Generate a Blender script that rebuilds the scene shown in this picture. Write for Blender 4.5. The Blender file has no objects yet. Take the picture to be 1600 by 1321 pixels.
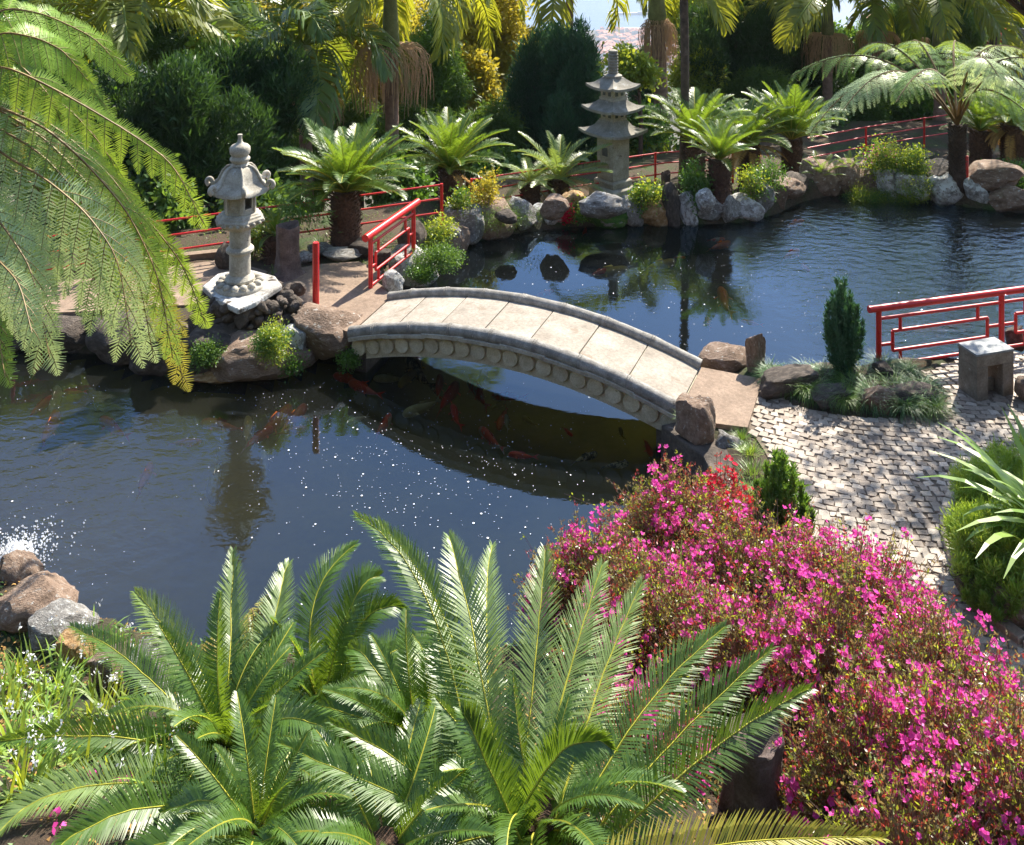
import bpy, bmesh, math, random
import numpy as np
from mathutils import Vector, Matrix, noise

# ---------------------------------------------------------------- camera, sky, sun, exposure
sc = bpy.context.scene
COL = sc.collection
F, YH, H = 1500.0, -180.0, 6.0          # focal length in photo pixels, horizon row, eye height above the path
cam_d = bpy.data.cameras.new('camera')
cam = bpy.data.objects.new('camera', cam_d); COL.objects.link(cam)
cam.location = (0, 0, H); cam.rotation_euler = (math.radians(90), 0, 0)
cam_d.sensor_width = 36.0; cam_d.lens = 36.0 * F / 1600.0
cam_d.shift_y = -(660.5 - YH) / 1600.0
cam_d.clip_start = 0.1; cam_d.clip_end = 30000
sc.camera = cam
SUN_EL, SUN_AZ = math.radians(45), math.radians(33)   # azimuth clockwise from +Y
world = bpy.data.worlds.new('World'); sc.world = world; world.use_nodes = True
_nt = world.node_tree
_sky = _nt.nodes.new('ShaderNodeTexSky'); _sky.sky_type = 'NISHITA'; _sky.sun_disc = False
_sky.sun_elevation = SUN_EL; _sky.sun_rotation = SUN_AZ; _sky.altitude = 500; _sky.dust_density = 1.0; _sky.ozone_density = 1.3
_nt.links.new(_sky.outputs[0], _nt.nodes['Background'].inputs[0])
_nt.nodes['Background'].inputs[1].default_value = 0.122
sun_d = bpy.data.lights.new('sun', 'SUN'); sun = bpy.data.objects.new('sun', sun_d); COL.objects.link(sun)
sun_d.energy = 5.0; sun_d.angle = math.radians(0.55); sun_d.color = (1.0, 0.93, 0.80)
_sd = Vector((math.sin(SUN_AZ) * math.cos(SUN_EL), math.cos(SUN_AZ) * math.cos(SUN_EL), math.sin(SUN_EL)))
sun.rotation_euler = _sd.to_track_quat('Z', 'Y').to_euler()
sun.location = (10, 14, 20)
sc.view_settings.view_transform = 'Standard'; sc.view_settings.look = 'None'
sc.view_settings.exposure = 1.3; sc.view_settings.gamma = 1.0
sc.render.engine = 'CYCLES'
sc.cycles.max_bounces = 8; sc.cycles.transparent_max_bounces = 12
sc.cycles.caustics_reflective = False; sc.cycles.caustics_refractive = False
sc.cycles.sample_clamp_indirect = 4.0

WZ = -0.40                              # water level
rng = np.random.default_rng(7)
pr = random.Random(11)

def P(px, py, z=0.0):
    Y = F * (H - z) / (py - YH)
    return Vector(((px - 800.0) / F * Y, Y, z))
def R(px, py, Y):
    return Vector(((px - 800.0) / F * Y, Y, H - (py - YH) / F * Y))

# ---------------------------------------------------------------- materials
MATS = {}
def _mat(name):
    m = bpy.data.materials.new(name); m.use_nodes = True
    nt = m.node_tree; nt.nodes.clear()
    out = nt.nodes.new('ShaderNodeOutputMaterial')
    MATS[name] = m
    return m, nt, out
def _n(nt, t, **kw):
    n = nt.nodes.new(t)
    for k, v in kw.items(): setattr(n, k, v)
    return n
def _noise(nt, scale, detail=4, rough=0.55, vec=None, dist=0.0):
    n = _n(nt, 'ShaderNodeTexNoise'); n.inputs['Scale'].default_value = scale
    n.inputs['Detail'].default_value = detail; n.inputs['Roughness'].default_value = rough
    n.inputs['Distortion'].default_value = dist
    if vec is not None: nt.links.new(vec, n.inputs['Vector'])
    return n
def _ramp(nt, fac, stops):
    r = _n(nt, 'ShaderNodeValToRGB')
    el = r.color_ramp.elements
    while len(el) < len(stops): el.new(0.5)
    for e, (p, c) in zip(el, stops):
        e.position = p; e.color = (*c, 1) if len(c) == 3 else c
    nt.links.new(fac, r.inputs[0]); return r
def _mixc(nt, fac, a, b, mode='MIX'):
    m = _n(nt, 'ShaderNodeMix', data_type='RGBA', blend_type=mode)
    for s, v in ((m.inputs[0], fac), (m.inputs[6], a), (m.inputs[7], b)):
        if isinstance(v, (int, float)): s.default_value = v
        elif isinstance(v, tuple): s.default_value = (*v, 1)
        else: nt.links.new(v, s)
    return m.outputs[2]
def _math(nt, op, a, b=0.0, clamp=False):
    m = _n(nt, 'ShaderNodeMath', operation=op, use_clamp=clamp)
    for s, v in ((m.inputs[0], a), (m.inputs[1], b)):
        if isinstance(v, (int, float)): s.default_value = v
        else: nt.links.new(v, s)
    return m.outputs[0]
def _bump(nt, h, strength, dist=0.02):
    b = _n(nt, 'ShaderNodeBump'); b.inputs['Strength'].default_value = strength; b.inputs['Distance'].default_value = dist
    nt.links.new(h, b.inputs['Height']); return b.outputs[0]

LEAF_GAIN = 1.45
def leaf_mat(name, ca, cb, tr, rough=0.45, spec=0.5, t=0.35, vein=None):
    """thin leaf: glossy diffuse front and translucent body; colour varies by face attribute 'v' and per object"""
    ca, cb = tuple(min(.9, x * LEAF_GAIN) for x in ca), tuple(min(.9, x * LEAF_GAIN) for x in cb)
    m, nt, out = _mat(name)
    at = _n(nt, 'ShaderNodeAttribute', attribute_name='v')
    oi = _n(nt, 'ShaderNodeObjectInfo')
    f = _math(nt, 'MULTIPLY_ADD', oi.outputs['Random'], 0.25); nt.nodes[-1]
    mm = _n(nt, 'ShaderNodeMath', operation='MULTIPLY_ADD', use_clamp=True)
    nt.links.new(at.outputs['Fac'], mm.inputs[0]); mm.inputs[1].default_value = 0.8
    o2 = _math(nt, 'MULTIPLY', oi.outputs['Random'], 0.2); nt.links.new(o2, mm.inputs[2])
    col = _mixc(nt, mm.outputs[0], ca, cb)
    p = _n(nt, 'ShaderNodeBsdfPrincipled'); nt.links.new(col, p.inputs['Base Color'])
    p.inputs['Roughness'].default_value = rough; p.inputs['Specular IOR Level'].default_value = spec
    tl = _n(nt, 'ShaderNodeBsdfTranslucent'); nt.links.new(_mixc(nt, mm.outputs[0], tuple(x * 0.75 for x in tr), tr), tl.inputs[0])
    mx = _n(nt, 'ShaderNodeMixShader'); mx.inputs[0].default_value = t
    nt.links.new(p.outputs[0], mx.inputs[1]); nt.links.new(tl.outputs[0], mx.inputs[2])
    nt.links.new(mx.outputs[0], out.inputs[0]); return m

def solid_mat(name, stops, scale=8, rough=0.8, bump=0.3, bscale=None, detail=6, spec=0.4, extra=None, bdist=0.02, dist=0.0, rnd=0.0, spots=None, up=None):
    """noise-coloured solid; spots=(scale, threshold, colour) adds lichen-like patches; up=(colour, threshold) tints upward faces"""
    m, nt, out = _mat(name)
    tc = _n(nt, 'ShaderNodeTexCoord').outputs['Object']
    if rnd:
        oi = _n(nt, 'ShaderNodeObjectInfo'); ad = _n(nt, 'ShaderNodeVectorMath', operation='ADD')
        nt.links.new(tc, ad.inputs[0]); sc_ = _math(nt, 'MULTIPLY', oi.outputs['Random'], 37.0)
        nt.links.new(sc_, ad.inputs[1]); tc = ad.outputs[0]
    n1 = _noise(nt, scale, detail, 0.6, tc, dist)
    col = _ramp(nt, n1.outputs[0], stops).outputs[0]
    if rnd:
        hv = _n(nt, 'ShaderNodeHueSaturation'); nt.links.new(col, hv.inputs['Color'])
        v = _math(nt, 'MULTIPLY', oi.outputs['Random'], rnd * 2); v = _math(nt, 'ADD', v, 1.0 - rnd)
        nt.links.new(v, hv.inputs['Value']); col = hv.outputs[0]
    fine = _noise(nt, scale * 9, 3, 0.7, tc)
    col = _mixc(nt, 0.35, col, _ramp(nt, fine.outputs[0], [(0.3, (0.25,) * 3), (0.7, (0.95,) * 3)]).outputs[0], 'OVERLAY')
    if spots:
        for (ss, th, scol) in spots:
            n2 = _noise(nt, ss, 5, 0.65, tc, 0.4)
            r2 = _ramp(nt, n2.outputs[0], [(th, (0, 0, 0)), (th + 0.05, (1, 1, 1))])
            col = _mixc(nt, r2.outputs[0], col, scol)
    if up:
        ge = _n(nt, 'ShaderNodeNewGeometry'); sx = _n(nt, 'ShaderNodeSeparateXYZ'); nt.links.new(ge.outputs['Normal'], sx.inputs[0])
        n3 = _noise(nt, scale * 2, 4, 0.6, tc)
        u = _math(nt, 'MULTIPLY', sx.outputs[2], n3.outputs[0])
        r3 = _ramp(nt, u, [(up[1], (0, 0, 0)), (up[1] + 0.12, (1, 1, 1))])
        col = _mixc(nt, r3.outputs[0], col, up[0])
    p = _n(nt, 'ShaderNodeBsdfPrincipled'); nt.links.new(col, p.inputs['Base Color'])
    p.inputs['Roughness'].default_value = rough; p.inputs['Specular IOR Level'].default_value = spec
    if bump:
        bn = _noise(nt, bscale or scale * 3, 8, 0.7, tc)
        nt.links.new(_bump(nt, bn.outputs[0], bump, bdist), p.inputs['Normal'])
    nt.links.new(p.outputs[0], out.inputs[0]); return m

# foliage
leaf_mat('cycad_leaf', (0.030, 0.075, 0.010), (0.075, 0.135, 0.014), (0.34, 0.50, 0.03), 0.40, 0.7, 0.34)
leaf_mat('cycad_leaf_yellow', (0.12, 0.16, 0.015), (0.28, 0.22, 0.02), (0.45, 0.42, 0.03), 0.4, 0.5, 0.3)
leaf_mat('cycad_leaf_grey', (0.085, 0.145, 0.03), (0.155, 0.215, 0.055), (0.42, 0.54, 0.08), 0.42, 0.85, 0.32)
leaf_mat('cycad_dead', (0.22, 0.12, 0.04), (0.42, 0.26, 0.09), (0.4, 0.22, 0.06), 0.8, 0.2, 0.25)
leaf_mat('fern_leaf', (0.085, 0.17, 0.03), (0.17, 0.28, 0.05), (0.52, 0.70, 0.10), 0.38, 0.7, 0.34)
leaf_mat('fern_leaf_bright', (0.12, 0.22, 0.025), (0.22, 0.34, 0.04), (0.68, 0.84, 0.08), 0.45, 0.5, 0.45)
leaf_mat('fern_leaf_sunlit', (0.27, 0.36, 0.13), (0.42, 0.50, 0.24), (0.66, 0.78, 0.30), 0.34, 0.8, 0.36)  # pale leaf colour stands for sunlight on the frond tops
leaf_mat('fern_leaf_old', (0.20, 0.18, 0.03), (0.34, 0.30, 0.06), (0.7, 0.6, 0.08), 0.55, 0.4, 0.4)
leaf_mat('palm_leaf', (0.04, 0.09, 0.015), (0.09, 0.14, 0.02), (0.4, 0.46, 0.03), 0.4, 0.6, 0.38)
leaf_mat('palm_leaf_gold', (0.07, 0.11, 0.012), (0.14, 0.16, 0.018), (0.5, 0.5, 0.03), 0.4, 0.5, 0.5)
leaf_mat('conifer_leaf', (0.020, 0.048, 0.014), (0.065, 0.125, 0.025), (0.24, 0.38, 0.04), 0.5, 0.4, 0.38)
leaf_mat('dark_conifer_leaf', (0.010, 0.030, 0.012), (0.032, 0.075, 0.018), (0.10, 0.20, 0.03), 0.5, 0.4, 0.26)
leaf_mat('thuja_leaf', (0.03, 0.075, 0.018), (0.09, 0.17, 0.03), (0.25, 0.42, 0.04), 0.5, 0.4, 0.32)
leaf_mat('cypress_leaf', (0.018, 0.05, 0.028), (0.04, 0.10, 0.05), (0.10, 0.24, 0.06), 0.5, 0.4, 0.25)
leaf_mat('bush_leaf', (0.025, 0.07, 0.015), (0.08, 0.16, 0.02), (0.2, 0.38, 0.03), 0.4, 0.5, 0.3)
leaf_mat('yellow_leaf', (0.10, 0.13, 0.018), (0.28, 0.24, 0.025), (0.72, 0.58, 0.05), 0.5, 0.4, 0.45)
leaf_mat('lime_leaf', (0.07, 0.13, 0.02), (0.17, 0.22, 0.03), (0.6, 0.66, 0.05), 0.45, 0.5, 0.42)
leaf_mat('grass_leaf', (0.05, 0.11, 0.02), (0.14, 0.22, 0.035), (0.3, 0.45, 0.04), 0.4, 0.5, 0.3)
leaf_mat('strap_leaf', (0.10, 0.19, 0.03), (0.22, 0.32, 0.05), (0.5, 0.62, 0.06), 0.35, 0.6, 0.35)
leaf_mat('azalea_leaf', (0.11, 0.045, 0.02), (0.13, 0.15, 0.05), (0.45, 0.32, 0.10), 0.34, 0.7, 0.42)
leaf_mat('azalea_leaf_red', (0.13, 0.02, 0.018), (0.24, 0.045, 0.03), (0.6, 0.09, 0.06), 0.32, 0.7, 0.42)
leaf_mat('blossom_pink', (0.56, 0.035, 0.27), (0.64, 0.12, 0.40), (1.0, 0.11, 0.55), 0.5, 0.3, 0.5)
leaf_mat('blossom_red', (0.5, 0.015, 0.04), (0.65, 0.03, 0.08), (0.9, 0.03, 0.08), 0.5, 0.3, 0.4)
leaf_mat('blossom_white', (0.7, 0.72, 0.70), (0.82, 0.84, 0.82), (0.8, 0.8, 0.75), 0.5, 0.3, 0.3)
leaf_mat('seed_strand', (0.34, 0.22, 0.13), (0.50, 0.35, 0.22), (0.5, 0.34, 0.2), 0.7, 0.3, 0.25)
solid_mat('rachis', [(0.3, (0.30, 0.30, 0.03)), (0.7, (0.50, 0.45, 0.06))], 6, 0.45, 0.05)
solid_mat('rachis_green', [(0.3, (0.10, 0.16, 0.02)), (0.7, (0.22, 0.26, 0.04))], 6, 0.5, 0.05)
solid_mat('rachis_brown', [(0.3, (0.10, 0.06, 0.02)), (0.7, (0.28, 0.19, 0.07))], 6, 0.6, 0.1)
# solids
solid_mat('stone', [(0.25, (0.22, 0.195, 0.155)), (0.5, (0.37, 0.34, 0.28)), (0.75, (0.50, 0.47, 0.40))], 5, 0.85, 0.55, 45, spots=[(11, 0.63, (0.50, 0.49, 0.44)), (9, 0.66, (0.10, 0.09, 0.075))], bdist=0.012)
solid_mat('curb_stone', [(0.25, (0.13, 0.12, 0.105)), (0.5, (0.24, 0.225, 0.20)), (0.8, (0.42, 0.40, 0.36))], 9, 0.85, 0.8, 60, spots=[(60, 0.64, (0.5, 0.48, 0.44)), (14, 0.66, (0.08, 0.07, 0.06))], bdist=0.012)
solid_mat('stone_dark', [(0.25, (0.14, 0.125, 0.10)), (0.55, (0.26, 0.24, 0.20)), (0.8, (0.38, 0.355, 0.31))], 6, 0.85, 0.5, 45, spots=[(12, 0.64, (0.38, 0.38, 0.36))], bdist=0.012)
solid_mat('stone_disc', [(0.3, (0.38, 0.33, 0.22)), (0.6, (0.54, 0.50, 0.39)), (0.8, (0.62, 0.59, 0.49))], 7, 0.9, 0.5, 60, rnd=0.2, spots=[(16, 0.66, (0.2, 0.19, 0.08))], bdist=0.01)
solid_mat('deck_stone', [(0.3, (0.23, 0.195, 0.155)), (0.6, (0.33, 0.29, 0.24)), (0.8, (0.40, 0.36, 0.31))], 3, 0.9, 0.4, 90, rnd=0.08, spots=[(70, 0.62, (0.20, 0.155, 0.115)), (3.5, 0.60, (0.25, 0.20, 0.15)), (60, 0.70, (0.52, 0.48, 0.42))], bdist=0.006)
solid_mat('concrete', [(0.3, (0.17, 0.12, 0.085)), (0.6, (0.25, 0.18, 0.13)), (0.8, (0.32, 0.24, 0.18))], 2.2, 0.92, 0.6, 80, spots=[(90, 0.62, (0.46, 0.38, 0.30)), (60, 0.66, (0.15, 0.10, 0.07))], bdist=0.008)
solid_mat('rock_brown', [(0.25, (0.13, 0.085, 0.055)), (0.5, (0.25, 0.17, 0.12)), (0.75, (0.38, 0.28, 0.21))], 3.5, 0.85, 0.8, 14, rnd=0.2, spots=[(7, 0.60, (0.50, 0.47, 0.42)), (5, 0.66, (0.07, 0.06, 0.03))], bdist=0.06)
solid_mat('rock_grey', [(0.25, (0.11, 0.10, 0.09)), (0.5, (0.24, 0.225, 0.205)), (0.75, (0.40, 0.38, 0.35))], 3.5, 0.85, 0.8, 14, rnd=0.2, spots=[(6, 0.56, (0.55, 0.55, 0.52)), (4, 0.66, (0.30, 0.17, 0.05)), (12, 0.64, (0.05, 0.045, 0.04))], bdist=0.06)
solid_mat('rock_white', [(0.25, (0.13, 0.12, 0.11)), (0.45, (0.30, 0.285, 0.26)), (0.7, (0.48, 0.46, 0.43))], 4, 0.85, 0.8, 14, rnd=0.12, spots=[(3.2, 0.49, (0.66, 0.66, 0.64)), (7, 0.60, (0.10, 0.08, 0.06))], bdist=0.06)
solid_mat('rock_dark', [(0.25, (0.045, 0.035, 0.028)), (0.5, (0.095, 0.075, 0.06)), (0.75, (0.19, 0.15, 0.12))], 4, 0.85, 0.9, 16, rnd=0.2, spots=[(8, 0.66, (0.30, 0.27, 0.23))], bdist=0.05)
solid_mat('rock_moss', [(0.25, (0.03, 0.09, 0.015)), (0.5, (0.06, 0.16, 0.02)), (0.75, (0.18, 0.24, 0.05))], 4, 0.95, 0.9, 40, rnd=0.2, spots=[(3, 0.56, (0.30, 0.28, 0.24))], bdist=0.03)
solid_mat('rock_ochre', [(0.25, (0.14, 0.085, 0.04)), (0.5, (0.34, 0.20, 0.08)), (0.75, (0.5, 0.40, 0.26))], 5, 0.85, 0.8, 14, rnd=0.2, bdist=0.04)
solid_mat('red_paint', [(0.3, (0.42, 0.010, 0.012)), (0.55, (0.56, 0.016, 0.016)), (0.8, (0.62, 0.03, 0.025))], 9, 0.32, 0.12, 40, spec=0.55, spots=[(30, 0.70, (0.30, 0.02, 0.015)), (22, 0.735, (0.5, 0.2, 0.16))], bdist=0.004)
solid_mat('palm_bark', [(0.3, (0.15, 0.09, 0.065)), (0.6, (0.27, 0.17, 0.125)), (0.8, (0.38, 0.27, 0.21))], 7, 0.85, 0.5, 25)
solid_mat('palm_shaft', [(0.3, (0.09, 0.10, 0.035)), (0.6, (0.17, 0.18, 0.07)), (0.8, (0.28, 0.24, 0.12))], 4, 0.5, 0.2)
solid_mat('dark_bark', [(0.3, (0.045, 0.03, 0.022)), (0.6, (0.11, 0.075, 0.055)), (0.8, (0.20, 0.15, 0.12))], 8, 0.9, 0.9, 25, bdist=0.03)
solid_mat('stump_bark', [(0.3, (0.06, 0.042, 0.036)), (0.6, (0.15, 0.11, 0.095)), (0.8, (0.25, 0.20, 0.18))], 7, 0.9, 1.0, 22, bdist=0.04)
solid_mat('cycad_bark', [(0.3, (0.05, 0.028, 0.018)), (0.6, (0.13, 0.07, 0.045)), (0.8, (0.26, 0.14, 0.08))], 14, 0.9, 0.9, 40, bdist=0.03)
solid_mat('twig', [(0.3, (0.16, 0.10, 0.07)), (0.7, (0.38, 0.28, 0.20))], 10, 0.8, 0.2)
solid_mat('stool_side', [(0.3, (0.11, 0.085, 0.06)), (0.55, (0.20, 0.165, 0.125)), (0.8, (0.33, 0.29, 0.24))], 5, 0.9, 0.6, 50, spots=[(10, 0.66, (0.40, 0.38, 0.34)), (7, 0.66, (0.08, 0.06, 0.045))], bdist=0.01)
solid_mat('stool_top', [(0.3, (0.13, 0.145, 0.15)), (0.7, (0.22, 0.24, 0.245))], 4, 0.5, 0.15, 50, bdist=0.004)
solid_mat('house_wall', [(0.3, (0.62, 0.56, 0.52)), (0.7, (0.72, 0.68, 0.64))], 3, 0.9, 0.1)
solid_mat('house_roof', [(0.3, (0.42, 0.19, 0.13)), (0.7, (0.55, 0.28, 0.20))], 5, 0.9, 0.3)
solid_mat('window_dark', [(0.3, (0.05, 0.06, 0.07)), (0.7, (0.09, 0.10, 0.12))], 3, 0.2, 0)  # pane colour; also a dark stand-in for shade inside stone openings
for nm, a, b, sp in (('koi_orange', (0.90, 0.15, 0.006), (0.92, 0.24, 0.012), None), ('koi_red', (0.85, 0.05, 0.01), (0.90, 0.09, 0.015), None),
                     ('koi_yellow', (0.60, 0.42, 0.07), (0.72, 0.55, 0.14), None), ('koi_pale', (0.45, 0.41, 0.27), (0.60, 0.56, 0.42), None),
                     ('koi_redwhite', (0.65, 0.07, 0.03), (0.75, 0.10, 0.04), [(6, 0.52, (0.42, 0.36, 0.32))]),
                     ('koi_calico', (0.06, 0.05, 0.04), (0.10, 0.08, 0.06), [(9, 0.50, (0.65, 0.55, 0.38))])):
    solid_mat(nm, [(0.35, a), (0.65, b)], 5, 0.35, 0, spots=sp, rnd=0.1)

# ---------------------------------------------------------------- mesh building
class MB:
    def __init__(s): s.v = []; s.f = []; s.m = []; s.n = 0; s.att = []
    def add(s, verts, faces, mi=0, att=0.5):
        o = s.n; s.v.extend([tuple(v) for v in verts]); s.n += len(verts)
        for f in faces: s.f.append(tuple(i + o for i in f)); s.m.append(mi); s.att.append(att)
    def box(s, c, d, rz=0, mi=0, M=None):
        x, y, z = d[0] / 2, d[1] / 2, d[2] / 2
        vs = [Vector((a, b, e)) for a in (-x, x) for b in (-y, y) for e in (-z, z)]
        Rm = Matrix.Rotation(rz, 3, 'Z') if M is None else M
        vs = [Rm @ v + Vector(c) for v in vs]
        s.add(vs, [(0, 1, 3, 2), (4, 6, 7, 5), (0, 4, 5, 1), (2, 3, 7, 6), (0, 2, 6, 4), (1, 5, 7, 3)], mi)
    def tube(s, pts, rad, n=8, mi=0, cap=True, wob=0.0):
        pts = [Vector(p) for p in pts]
        if isinstance(rad, (int, float)): rad = [rad] * len(pts)
        vs = []; prevN = None
        for i, p in enumerate(pts):
            t = (pts[min(i + 1, len(pts) - 1)] - pts[max(i - 1, 0)]).normalized()
            if prevN is None:
                a = Vector((1, 0, 0)) if abs(t.x) < 0.8 else Vector((0, 1, 0))
                N = (a - t * a.dot(t)).normalized()
            else: N = (prevN - t * prevN.dot(t)).normalized()
            prevN = N; B = t.cross(N)
            for k in range(n):
                an = 2 * math.pi * k / n
                r = rad[i] * (1 + (wob * (pr.random() - .5) if wob else 0))
                vs.append(p + (N * math.cos(an) + B * math.sin(an)) * r)
        fs = []
        for i in range(len(pts) - 1):
            for k in range(n):
                a = i * n + k; b = i * n + (k + 1) % n
                fs.append((a, b, b + n, a + n))
        if cap:
            fs.append(tuple(range(n - 1, -1, -1))); fs.append(tuple((len(pts) - 1) * n + k for k in range(n)))
        s.add(vs, fs, mi)
    def lathe(s, prof, n=24, c=(0, 0, 0), mi=0, rot=0.0, sq=None):
        vs = []; cx, cy, cz = c
        for (r, z) in prof:
            for k in range(n):
                an = 2 * math.pi * k / n + rot
                vs.append((cx + r * math.cos(an), cy + r * math.sin(an), cz + z))
        fs = [(i * n + k, i * n + (k + 1) % n, (i + 1) * n + (k + 1) % n, (i + 1) * n + k) for i in range(len(prof) - 1) for k in range(n)]
        fs.append(tuple(range(n - 1, -1, -1))); fs.append(tuple((len(prof) - 1) * n + k for k in range(n)))
        s.add(vs, fs, mi)
    def prism(s, poly, z0, z1, mi=0):
        n = len(poly)
        vs = [(p[0], p[1], z0) for p in poly] + [(p[0], p[1], z1) for p in poly]
        fs = [(i, (i + 1) % n, n + (i + 1) % n, n + i) for i in range(n)] + [tuple(range(n - 1, -1, -1)), tuple(range(n, 2 * n))]
        s.add(vs, fs, mi)
    def build(s, name, mats, parent=None, smooth=False, att=False, bevel=0.0, auto=None):
        me = bpy.data.meshes.new(name); me.from_pydata(s.v, [], s.f)
        mats = mats if isinstance(mats, (list, tuple)) else [mats]
        for m in mats: me.materials.append(MATS[m])
        me.polygons.foreach_set('material_index', s.m)
        if smooth: me.polygons.foreach_set('use_smooth', [True] * len(s.f))
        if auto: 
            me.polygons.foreach_set('use_smooth', [True] * len(s.f)); me.set_sharp_from_angle(angle=math.radians(auto))
        if att:
            a = me.attributes.new('v', 'FLOAT', 'FACE'); a.data.foreach_set('value', s.att)
        me.update()
        o = bpy.data.objects.new(name, me); COL.objects.link(o); o.parent = parent
        if bevel:
            b = o.modifiers.new('bevel', 'BEVEL'); b.width = bevel; b.segments = 2; b.limit_method = 'ANGLE'
        return o

class QB:
    """fast accumulator of leaf quads: arrays (n,4,3) with a per-face value and material index"""
    def __init__(s): s.q = []; s.a = []; s.m = []
    def add(s, quads, att, mi=0):
        quads = np.asarray(quads, dtype=np.float32).reshape(-1, 4, 3); n = len(quads)
        s.q.append(quads); s.a.append(np.broadcast_to(np.asarray(att, dtype=np.float32), (n,)).copy()); s.m.append(np.full(n, mi, dtype=np.int32))
    def mesh(s, name, mats):
        q = np.concatenate(s.q); a = np.concatenate(s.a); m = np.concatenate(s.m); n = len(q)
        me = bpy.data.meshes.new(name)
        me.vertices.add(n * 4); me.vertices.foreach_set('co', q.reshape(-1))
        me.loops.add(n * 4); me.loops.foreach_set('vertex_index', np.arange(n * 4, dtype=np.int32))
        me.polygons.add(n); me.polygons.foreach_set('loop_start', np.arange(0, n * 4, 4, dtype=np.int32))
        me.polygons.foreach_set('material_index', m)
        for x in mats: me.materials.append(MATS[x])
        at = me.attributes.new('v', 'FLOAT', 'FACE'); at.data.foreach_set('value', a)
        me.update(calc_edges=True); me.validate(verbose=False)
        return me
    def build(s, name, mats, parent=None):
        mats = mats if isinstance(mats, (list, tuple)) else [mats]
        o = bpy.data.objects.new(name, s.mesh(name, mats)); COL.objects.link(o); o.parent = parent
        return o

LABELS = set()
def tag(o, label=None, cat=None, group=None, kind=None):
    if label: o['label'] = label
    if cat: o['category'] = cat
    if group: o['group'] = group
    if kind: o['kind'] = kind
    return o
def thing(name, label, cat, loc=(0, 0, 0), group=None, rz=0.0):
    o = bpy.data.objects.new(name, None); COL.objects.link(o); o.location = loc; o.rotation_euler = (0, 0, rz)
    return tag(o, label, cat, group)
def inst(name, me, parent, M=None, loc=None):
    o = bpy.data.objects.new(name, me); COL.objects.link(o); o.parent = parent
    if M is not None: o.matrix_basis = M
    if loc is not None: o.location = loc
    return o
def nrm(a): return a / np.maximum(np.linalg.norm(a, axis=-1, keepdims=True), 1e-9)

def bez(p0, p1, p2, n):
    t = np.linspace(0, 1, n)[:, None]
    p0, p1, p2 = (np.asarray(p, dtype=float) for p in (p0, p1, p2))
    return (1 - t) ** 2 * p0 + 2 * t * (1 - t) * p1 + t ** 2 * p2

def ribbon_rachis(qb, pts, up, r0, r1, mi):
    """thin 4-sided stem along pts"""
    pts = np.asarray(pts); n = len(pts)
    T = nrm(np.gradient(pts, axis=0)); S = nrm(np.cross(T, up)); N = np.cross(S, T)
    r = np.linspace(r0, r1, n)[:, None]
    ring = [pts + S * r, pts + N * r, pts - S * r, pts - N * r]
    for k in range(4):
        a, b = ring[k], ring[(k + 1) % 4]
        qb.add(np.stack([a[:-1], b[:-1], b[1:], a[1:]], axis=1), 0.5, mi)

def leaflets(qb, pts, up, n, length, width, ang0, ang1, lift, droop, t0=0.08, jit=0.08, mi=0, r=None, prof=None, taper=0.12, sides=(1, -1), v=None, t1=1.0, seg2=True):
    """two rows of narrow leaflets along a curve"""
    r = r or rng
    pts = np.asarray(pts); m = len(pts)
    for sd in sides:
        t = np.linspace(t0, t1, n) + r.normal(0, 0.15 / n, n); t = np.clip(t, 0, 1)
        x = t * (m - 1); i = np.minimum(x.astype(int), m - 2); f = (x - i)[:, None]
        p = pts[i] * (1 - f) + pts[i + 1] * f
        Tg = nrm(np.gradient(pts, axis=0)); T = nrm(Tg[i] * (1 - f) + Tg[i + 1] * f)
        S = nrm(np.cross(T, up)) * sd; N = nrm(np.cross(S, T)) * sd
        a = np.radians(ang0 + (ang1 - ang0) * t)[:, None] + r.normal(0, jit, (n, 1))
        L = length * ((np.sin(np.pi * np.clip(0.10 + 0.88 * (t - t0) / (1 - t0), 0, 1)) ** 0.55) if prof is None else prof(t))
        L = (L * (1 + r.normal(0, 0.05, n)))[:, None]
        D = nrm(np.sin(a) * S + np.cos(a) * T + (lift + r.normal(0, jit, (n, 1))) * N)
        dr = np.zeros((n, 3)); dr[:, 2] = -droop
        D2 = nrm(D + dr)
        W = nrm(T - (T * D).sum(1, keepdims=True) * D) * width * 0.5
        m1 = p + D * L * 0.5; e = m1 + D2 * L * 0.5
        vv = (r.random(n) * 0.6 + 0.2) if v is None else np.clip(v + r.normal(0, 0.12, n), 0, 1)
        if seg2:
            qb.add(np.stack([p - W * .6, p + W * .6, m1 + W, m1 - W], axis=1), vv, mi)
            qb.add(np.stack([m1 - W, m1 + W, e + W * taper, e - W * taper], axis=1), vv, mi)
        else:
            qb.add(np.stack([p - W * .8, p + W * .8, e + W * taper, e - W * taper], axis=1), vv, mi)

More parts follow.
